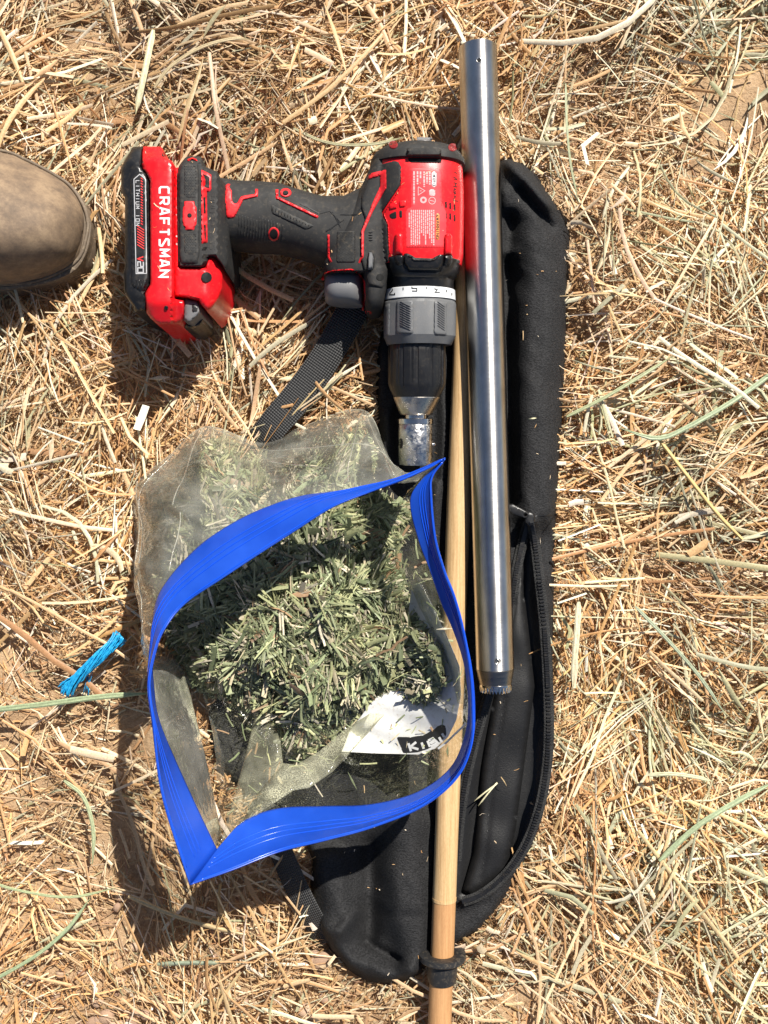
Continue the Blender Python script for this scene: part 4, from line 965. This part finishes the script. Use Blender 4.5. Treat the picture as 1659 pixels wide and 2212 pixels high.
# clutch markings and pads
Bc = bvh([cring])
def z3(pts): return [(730 + x * .22, 584 + y * .22) for x, y in pts]
gl_ = []
for ch, x, y in (('7', 556, 180), ('5', 774, 145), ('3', 1000, 158)):
    gl_ += word(ch, z3([(x, y)])[0], (-10.5, -0.3), (0.3, 13.0), 1, 1.0)
gl_ += [np.array(z3([(x, y), (x, y + 26)])) for x, y in ((640, 168), (868, 160), (1066, 190), (1118, 222))]
print_lines('clutch_numbers', gl_, 1.9, Bc, M['blackink'], cring, .0002, 3)
Bk = bvh([coll])
for xs in ([(575, 300), (740, 294), (742, 622), (570, 622)], [(945, 300), (1070, 312), (1072, 640), (940, 630)], [(462, 345), (510, 320), (505, 640), (455, 650)]):
    o = patch('grip_pad', z3(xs), Bk, .0011, M['grey'], coll, (), 6, 2.5)
    if xs[0][0] == 462: continue
    Bq2 = bvh([o, coll]); x0, x1 = xs[0][0] + 24, xs[1][0] - 16
    for k in range(13):
        y = 300 + k * 23; pts = z3([(x0, y), (x1, y + 62)])
        if y + 62 < 612: patch('pad_ridge', band(pts, 2.0), Bq2, .0008, M['lgrey'], o, (), 5, .9)

# ------------------------------------------------------------------ zip bag with chopped hay
J1 = [(468, 1835, .105), (400, 1690, .098), (345, 1560, .096), (332, 1480, .096), (328, 1400, .097), (335, 1310, .101), (365, 1250, .098), (430, 1180, .096), (500, 1132, .094), (570, 1098, .093), (650, 1072, .092), (740, 1060, .092), (830, 1045, .094), (900, 1020, .098), (958, 992, .104)]
O1 = [(478, 1800, .055), (445, 1640, .032), (410, 1500, .022), (385, 1430, .012), (322, 1400, .014), (296, 1270, .012), (292, 1150, .012), (294, 1050, .012), (365, 985, .012), (445, 922, .012), (560, 955, .015), (640, 927, .015), (790, 888, .018), (846, 1030, .034), (900, 1042, .045)]
E1 = [(410, 1912, .128), (352, 1720, .130), (328, 1560, .130), (324, 1480, .128), (338, 1410, .124), (355, 1355, .118), (400, 1305, .114), (480, 1248, .112), (560, 1198, .110), (640, 1145, .108), (720, 1098, .106), (800, 1062, .105), (870, 1035, .105), (925, 1010, .106), (962, 989, .107)]
J2 = [(958, 994, .104), (908, 1040, .099), (886, 1085, .096), (903, 1163, .094), (929, 1233, .092), (955, 1306, .090), (981, 1366, .088), (1003, 1436, .086), (1012, 1520, .084), (1004, 1590, .083), (972, 1660, .078), (900, 1712, .074), (800, 1738, .071), (700, 1742, .071), (600, 1747, .074), (525, 1775, .085), (468, 1835, .104)]
F2 = [(880, 1060, .060), (862, 1100, .050), (845, 1150, .044), (850, 1230, .042), (870, 1300, .040), (880, 1360, .038), (890, 1400, .038), (900, 1430, .038), (880, 1470, .038), (840, 1490, .038), (780, 1520, .036), (700, 1530, .032), (620, 1500, .029), (560, 1480, .027), (510, 1470, .025), (460, 1470, .023), (430, 1480, .023)]
E2 = [(962, 991, .107), (934, 1030, .105), (930, 1072, .104), (942, 1163, .103), (963, 1233, .102), (983, 1290, .101), (999, 1350, .100), (1016, 1440, .099), (1023, 1530, .098), (1016, 1610, .098), (985, 1680, .097), (910, 1745, .099), (800, 1788, .101), (700, 1815, .103), (600, 1842, .106), (500, 1882, .115), (410, 1912, .128)]
def w3(c): return Wn(np.array(c)[:, 0], np.array(c)[:, 1], np.array(c)[:, 2])
zb = thing('zip_bag', 'open clear plastic zip bag with a wide blue zip rim', 'bag', tuple(W(640, 1350, 0)))
NU = 160
def loft_curves(name, A, Bc_, nv, shape, mat, parent, ang=180, solid=0):
    a = w3(catmull(A, NU)); b = w3(catmull(Bc_, NU)); V = []
    for j in range(nv):
        t = j / (nv - 1); V.append(shape(a, b, t, j))
    V = np.array(V).reshape(-1, 3)
    q = np.arange(nv * NU).reshape(nv, NU)
    F = np.stack([q[:-1, :-1].ravel(), q[:-1, 1:].ravel(), q[1:, 1:].ravel(), q[1:, :-1].ravel()], 1)
    o = mk(name, V, F, mat, parent, ang)
    if solid:
        md = o.modifiers.new('thickness', 'SOLIDIFY'); md.thickness = solid; md.offset = 0
    return o
us = np.arange(NU)
def wall1(a, b, t, j):
    p = a + (b - a) * t; s = math.sin(math.pi * t)
    crease = .0050 * np.abs(np.sin(us * .11 + 1.6 * t)) + .0022 * np.abs(np.sin(us * .29 - 4 * t)) + .0008 * np.sin(us * 1.1 + 9 * t)
    p = p.copy(); p[:, 2] += s * (.010 + crease); p[:, 0] += s * .0012 * np.sin(us * .33 + 4 * t); return p
def wall2(a, b, t, j):
    f = t; zt_ = 1 - (1 - t) ** 2.2; p = a + (b - a) * f; p[:, 2] = a[:, 2] + (b[:, 2] - a[:, 2]) * zt_
    s = math.sin(math.pi * t); p[:, 2] += s * (.0022 * np.sin(us * .21 + 3 * t) + .0010 * np.sin(us * .6 - 6 * t)) + .004 * s * np.exp(-((us - 128 - 6 * t) / 5.0) ** 2) - .005 * s * np.exp(-((us - 112) / 6.0) ** 2); return p
film1 = loft_curves('upper_film', J1, O1, 30, wall1, M['film'], zb)
film2 = loft_curves('lower_film', J2, F2, 34, wall2, M['film2'], zb)
def rim(a, b, t, j, lift=0.0):
    p = a + (b - a) * t; d = b - a; tg = np.gradient(a, axis=0); n = np.cross(d, tg); n /= np.linalg.norm(n, axis=1)[:, None] + 1e-9
    tp_ = np.sin(np.linspace(0, math.pi, NU))[:, None] ** .5
    return p + n * tp_ * (.0018 * math.sin(math.pi * t) + lift)
def kink(c, sd):
    r_ = random.Random(sd); out = []
    for i_, (a, b, z) in enumerate(c):
        k_ = 0 if i_ in (0, len(c) - 1) else 1; out.append((a + k_ * r_.uniform(-3, 3), b + k_ * r_.uniform(-3, 3), z + k_ * r_.uniform(-.0015, .0015)))
    return out
E1, E2 = kink(E1, 4), kink(E2, 8)
r1 = loft_curves('upper_rim', J1, E1, 24, rim, M['blue'], zb, 180, .0006)
r2 = loft_curves('lower_rim', J2, E2, 24, rim, M['blue'], zb, 180, .0006)
for A_, B_, o_, sg in ((J1, E1, r1, 1), (J2, E2, r2, 1)):
    a_, b_ = w3(catmull(A_, NU)), w3(catmull(B_, NU)); tr_ = []
    for t_ in (.40, .52, .64, .95):
        for lf in (.0004, -.0004): tr_.append(tube_path(rim(a_, b_, t_, 0, lf)[2:-2], (.00032 if t_ < .9 else .00045), 6))
    mk('zip_track', *join(tr_), M['blueline'], o_, 180)
def crease_line(t0, t1, u0, u1, r_=.00035):
    a_, b_ = w3(catmull(J1, NU)), w3(catmull(O1, NU)); pts = []
    for k in range(14):
        f = k / 13; t_ = t0 + (t1 - t0) * f; u_ = u0 + (u1 - u0) * f; row = wall1(a_, b_, t_, 0); i_ = int(u_); w_ = u_ - i_
        pts.append(row[i_] * (1 - w_) + row[min(i_ + 1, NU - 1)] * w_ + np.array((0, 0, .0003)))
    return tube_path(pts, r_, 5)
cl = [crease_line(*q_) for q_ in ((1, .30, 102, 146), (1, .45, 102, 84), (1, .5, 80, 66), (1, .08, 136, 140), (1, .1, 136, 128), (.9, .5, 60, 52), (.55, .15, 62, 40), (.35, .05, 84, 70), (.98, .7, 92, 60), (.6, .3, 112, 126))]
a_, b_ = w3(catmull(J1, NU)), w3(catmull(O1, NU)); cl.append(tube_path(b_[44:152], .0004, 5))  # pale strand along the outer edge, the film's glimmer painted as colour
mk('film_creases_glimmer', *join(cl), M['crease'], film1, 180)
Bz = bvh([film2])
def fold(name, pts, th_, bev_): return patch(name, pts, Bz, th_, M['fold'], film2, (), 7, bev_, 0.0004, 180)
fold('film_fold', [(552, 1540), (588, 1552), (606, 1600), (612, 1652), (560, 1712), (488, 1808), (476, 1818), (500, 1740), (528, 1640)], .006, 14)
fold('film_fold', [(612, 1648), (640, 1652), (690, 1622), (745, 1575), (800, 1540), (832, 1542), (775, 1606), (718, 1668), (668, 1702), (634, 1708), (572, 1748), (505, 1806), (494, 1800), (560, 1712)], .004, 17)
fold('film_fold', [(905, 1245), (925, 1290), (962, 1370), (990, 1440), (1000, 1520), (988, 1520), (970, 1440), (940, 1375), (905, 1310), (880, 1250)], .004, 8)
fold('film_fold', [(398, 1455), (412, 1500), (442, 1640), (474, 1790), (466, 1800), (430, 1680), (402, 1560), (388, 1470)], .003, 5)
wp = patch('write_on_panel', [(738, 1624), (800, 1627), (868, 1629), (904, 1630), (940, 1617), (968, 1592), (986, 1555), (996, 1500), (993, 1440), (965, 1372), (930, 1300), (905, 1258), (890, 1262), (880, 1340), (872, 1400), (850, 1470), (800, 1520), (755, 1580)], Bz, .0003, M['paper'], zb, (), 10, .5)
Bwp = bvh([wp, film2])
def z4(pts): return [(829.5 + x * .124, 1493 + y * .124) for x, y in pts]
bn = patch('printed_banner', z4([(215, 795), (470, 800), (690, 762), (860, 670), (985, 570), (1075, 600), (1085, 780), (960, 900), (760, 1010), (580, 1066), (335, 1086)]), Bwp, .0002, M['blackink'], wp, (), 6, .4)
Bbn = bvh([bn, wp, film2])
kl = [[(425, 905), (470, 1045)], [(560, 885), (458, 968), (600, 1012)], [(655, 893), (692, 1003)], [(757, 862), (800, 968)], [(770, 860), (850, 820), (880, 850), (800, 905)], [(812, 908), (900, 865), (935, 900), (815, 962)], [(960, 800), (1000, 880)], [(1010, 735), (1050, 800)]]
print_lines('banner_lettering', [np.array(z4(l)) for l in kl], 5.2, Bbn, M['paper'], bn, .0002, 4)
print_lines('border_line', [np.array(z4([(940, 1000), (1100, 880), (1250, 730), (1350, 640), (1430, 545)]))], 4.5, Bz, M['paper'], zb, .0003, 6)
# chopped hay inside
HAYP = np.array([(318, 1260), (318, 1070), (450, 955), (640, 955), (780, 915), (835, 1050), (898, 1068), (884, 1130), (872, 1190), (880, 1260), (905, 1330), (950, 1410), (968, 1465), (940, 1500), (880, 1530), (820, 1545), (760, 1560), (700, 1605), (655, 1640), (610, 1630), (565, 1595), (530, 1540), (480, 1520), (420, 1475), (375, 1410), (345, 1330)], float)
HAYP = catmull(HAYP, 120, True); HAYP += np.random.default_rng(4).normal(0, 5, HAYP.shape)
def mound(px, py, d):
    x, y = px / 1000., py / 1000.
    h = .010 + .030 * prof(d, 190) + .018 * np.exp(-(((px - 650) / 190) ** 2 + ((py - 1320) / 170) ** 2)) + .006 * np.exp(-(((px - 700) / 150) ** 2 + ((py - 1480) / 90) ** 2))
    h = h - .016 * np.clip((1130 - py) / 150, 0, 1)
    fl = np.clip((px - 560) / 300, 0, 1) * np.clip((py - 1150) / 150, 0, 1) * .026
    rel = (.0065 * vnoise(x, y, 34, 51) + .0050 * vnoise(x, y, 80, 52)) * np.clip(d / 70, 0, 1) * np.clip((py - 1060) / 160, .25, 1)
    ex = .026 * np.clip((px - 850) / 90, 0, 1) * np.clip((py - 1290) / 90, 0, 1) * np.clip((1560 - py) / 60, 0, 1)
    return np.maximum(h, .010 + fl) + rel + ex 
CP = np.array([(.24, .29, .155), (.33, .37, .21), (.43, .46, .25), (.17, .20, .11), (.54, .56, .30), (.60, .53, .36), (.40, .26, .15), (.72, .66, .50)])
def chopped(n, L0, L1, w0, w1, dz, seed, K=3, pit=.45, clump=0):
    r = np.random.default_rng(seed); P = np.stack([r.uniform(310, 975, n), r.uniform(900, 1650, n)], 1); ci = None
    if clump:
        m_ = n // clump; cc = np.stack([r.uniform(310, 975, m_), r.uniform(900, 1650, m_)], 1); ci = r.integers(0, m_, n); P = cc[ci] + r.normal(0, 9, (n, 2)); cA = r.uniform(0, 3.14, m_); cP = r.normal(0, .5, m_); cK = r.choice(8, m_, p=[.18, .20, .17, .12, .12, .09, .02, .10])
    ok = inside(P, HAYP); P = P[ok]; ci = ci[ok] if clump else None; d = seg_dist(P, HAYP, True); n = len(P)
    z = mound(P[:, 0], P[:, 1], d) + r.uniform(-dz, dz, n) * np.clip(d / 60, .2, 1); c = Wn(P[:, 0], P[:, 1], z)
    ca = vnoise(P[:, 0] / 1000, P[:, 1] / 1000, 60, 61) * 2.5; ang = np.where(r.uniform(0, 1, n) < .5, ca + r.normal(0, .3, n), r.uniform(0, math.pi, n))
    L = r.uniform(L0, L1, n) * np.clip(d / 50, .4, 1); k = r.choice(8, n, p=[.18, .20, .17, .12, .12, .09, .04, .08]); pitch = np.clip(r.normal(0, pit, n), -1, 1) * np.clip(d / 80, .15, 1)
    if clump:
        ang = cA[ci] + r.normal(0, .14, n); k = np.where(r.uniform(0, 1, n) < .75, cK[ci], k); pitch = np.clip(cP[ci] + r.normal(0, .1, n), -.9, .9) * np.clip(d / 80, .15, 1)
    up = np.clip((1150 - P[:, 1]) / 150, 0, 1); pitch *= 1 - .8 * up
    return ribbons(c[:, :2], ang, L, r.uniform(w0, w1, n), r.normal(0, .06, n), c[:, 2], pitch, r.normal(0, .6, n), CP[k] * np.array((1.0, 1.0, 1.02)) * r.uniform(.42, 1.28, (n, 1)) * (1 + .35 * np.clip((1150 - P[:, 1]) / 200, 0, 1))[:, None], K, .15)
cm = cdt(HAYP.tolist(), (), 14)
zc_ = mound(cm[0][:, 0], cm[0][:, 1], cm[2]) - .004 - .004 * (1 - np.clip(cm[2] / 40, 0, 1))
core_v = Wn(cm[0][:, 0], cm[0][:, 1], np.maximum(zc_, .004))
cv = merge([chopped(8000, .004, .012, .0003, .0010, .004, 71), chopped(4500, .006, .018, .0005, .0018, .004, 72), chopped(10000, .009, .026, .0004, .0016, .006, 75, 3, .4, 18), chopped(2600, .012, .030, .0005, .0016, .006, 76, 4, .5, 10), chopped(1700, .009, .024, .0016, .0042, .006, 73, 4, .5), chopped(9000, .0015, .005, .0003, .0008, .003, 74)])
rs_ = np.random.default_rng(90); sp_ = []
Bz2 = bvh([film2])
cand = np.stack([rs_.uniform(390, 1000, 900), rs_.uniform(1080, 1720, 900)], 1)
cand = cand[(~inside(cand, HAYP)) & (rs_.uniform(0, 1, 900) < np.exp(-seg_dist(cand, HAYP, True) / 45))]
pz = []
for p_ in cand:
    h_ = Bz2.ray_cast(CAMP, (W(p_[0], p_[1], 0) - CAMP).normalized())
    if h_[0] is not None: pz.append(tuple(h_[0]))
pz = np.array(pz); n_ = len(pz)
cv = merge([cv, ribbons(pz[:, :2], rs_.uniform(0, 3.14, n_), rs_.uniform(.002, .012, n_), rs_.uniform(.0003, .0014, n_), rs_.normal(0, .05, n_), pz[:, 2] + .0006, np.zeros(n_), rs_.normal(0, .3, n_), CP[rs_.integers(0, 8, n_)] * 1.1, 3, .15)])
core_f = np.concatenate([cm[1], cm[1][:, 2:3]], 1)
nv = len(cv[0])
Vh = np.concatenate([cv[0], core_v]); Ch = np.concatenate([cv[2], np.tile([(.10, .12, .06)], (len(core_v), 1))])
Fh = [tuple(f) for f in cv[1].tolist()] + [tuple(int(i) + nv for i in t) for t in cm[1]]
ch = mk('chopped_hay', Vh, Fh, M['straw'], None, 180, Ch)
tag(ch, 'chopped green hay heaped inside the open zip bag', None, kind='stuff')

# ------------------------------------------------------------------ blue twine scrap
rs = random.Random(3); parts = []
base = catmull([(140, 1492, .018), (170, 1462, .021), (205, 1428, .022), (235, 1400, .021), (263, 1374, .018)], 26)
bw = w3(base)
for s in range(64):
    a0 = rs.uniform(0, 6.28); rad = .0034 * math.sqrt(rs.random()); i0, i1 = rs.choice([0, 0, 1]), rs.choice([25, 25, 24, 20])
    pts = []
    for i in range(i0, i1 + 1):
        t = bw[min(i + 1, 25)] - bw[max(i - 1, 0)]; t /= np.linalg.norm(t); sd = np.cross(t, (0, 0, 1.)); sd /= np.linalg.norm(sd); up = np.cross(sd, t)
        fl = 1 + (.7 * (1 - i / 4) if i < 4 else 0) + (.7 * (i - 21) / 4 if i > 21 else 0)
        a = a0 + i * .16; pts.append(bw[i] + (sd * math.cos(a) + up * math.sin(a)) * rad * fl + np.array([rs.gauss(0, .00018) for _ in range(3)]))
    parts.append(tube_path(pts, .00042, 5))
for s in range(9):
    p0 = np.array(W(292 - 100 + rs.uniform(-8, 8), 1448, .016)); p1 = np.array(W(190 + rs.uniform(-14, 14), 1500 + rs.uniform(-8, 4), .013)); parts.append(tube_path([p0 + (p1 - p0) * k / 4 + np.array([rs.gauss(0, .0004) for _ in range(3)]) for k in range(5)], .0002, 4))
tw = mk('twine_scrap', *join(parts), M['rope'], None, 180); tag(tw, 'short frayed scrap of bright blue twine on the hay', 'twine')

# ------------------------------------------------------------------ boot toe
bo = thing('work_boot', 'dusty tan leather boot toe entering from the left', 'boot', tuple(W(20, 470, 0)))
UP = [(-420, 318), (-150, 312), (0, 327), (57, 348), (113, 377), (148, 402), (172, 435), (182, 468), (180, 505), (160, 558), (113, 587), (38, 606), (-60, 612), (-420, 610)]
def up_z(px, py, d):
    tx = np.clip((180 - px) / 600, 0, 1); return .020 + (.030 + .055 * tx ** .8) * prof(d, 110 + 40 * tx)
upo = sheet('upper', catmull(UP, 90, True), up_z, M['leather'], bo, (), 12, .015, 10, 180)
so_ = catmull(BOOT, 90, True)
P, T, d = cdt(so_, (), 16, 8)
zt_ = .0235 - .004 * (1 - prof(d, 8)); top = Wn(P[:, 0], P[:, 1], zt_); n = len(P); low = []; ids = {}; F = [tuple(t) for t in T]
for a, b in boundary(T):
    for k in (a, b):
        if k not in ids:
            ids[k] = n + len(low); low += [(top[k, 0], top[k, 1], .0135), (top[k, 0] * .998, top[k, 1], .0125), (top[k, 0] * .998, top[k, 1], .001)]
    A_, B_ = ids[a], ids[b]
    F += [(b, a, A_, B_), (B_, A_, A_ + 1, B_ + 1), (B_ + 1, A_ + 1, A_ + 2, B_ + 2)]
mk('sole', np.vstack([top, np.array(low)]), F, M['sole'], bo, 30)
wl_ = catmull([(-150, 306), (0, 325), (57, 346), (113, 375), (150, 400), (175, 434), (188, 468), (188, 505), (168, 560), (113, 594), (38, 612), (-150, 620)], 60)
tv, tf = tube_path(Wn(wl_[:, 0], wl_[:, 1], np.full(60, .0240)), .0011, 8); mk('welt', tv, tf, M['sole'], bo, 180)

# ------------------------------------------------------------------ loose straws lying on the things
for i, (pts, w_, z_, c_, lb) in enumerate([
    ([(1075, 1692), (1050, 1710), (1024, 1731)], 3.6, .0185, PALE, 'left arm of the two crossed straws on the bag lining'),
    ([(1074, 1690), (1055, 1713), (1033, 1741)], 3.6, .0195, PALE, 'right arm of the two crossed straws on the bag lining'),
    ([(1082, 1678), (1089, 1688), (1095, 1699)], 2.0, .0185, TAN, 'tiny thin straw above the crossed straws on the lining'),
    ([(1141, 906), (1150, 904), (1159, 903)], 3.2, .036, PALE, 'tiny pale chip on the rolled bag side')]):
    stalk('loose_straw', pts, w_, z_, c_, lb)
rb_ = np.random.default_rng(77); bits = []
for objs, pol, n_ in (([body, flap], BAG, 170), ([grip, column, foot, batt, bbase, housing], [(262, 320), (480, 330), (780, 430), (1000, 330), (1000, 560), (690, 600), (480, 560), (430, 690), (280, 680)], 60)):
    Bx = bvh(objs); pol = np.array(pol, float); mn_, mx_ = pol.min(0), pol.max(0)
    c_ = np.stack([rb_.uniform(mn_[0], mx_[0], n_ * 2), rb_.uniform(mn_[1], mx_[1], n_ * 2)], 1); c_ = c_[inside(c_, pol)][:n_]
    for p_ in c_:
        h_ = Bx.ray_cast(CAMP, (W(p_[0], p_[1], 0) - CAMP).normalized())
        if h_[0] is not None and h_[1].z > .5: bits.append(tuple(h_[0]))
bits = np.array(bits); n_ = len(bits)
bv = ribbons(bits[:, :2], rb_.uniform(0, 3.14, n_), rb_.uniform(.0008, .0060, n_) * rb_.choice([.4, .5, 1], n_), rb_.uniform(.0002, .0006, n_), rb_.normal(0, .08, n_), bits[:, 2] + .0003, np.zeros(n_), rb_.normal(0, .3, n_), PAL[rb_.integers(0, 6, n_)], 3, .2)
cb = mk('chaff_specks', bv[0], bv[1], M['straw'], None, 180, bv[2]); tag(cb, 'tiny straw specks fallen on the black bag and the drill', None, kind='stuff')
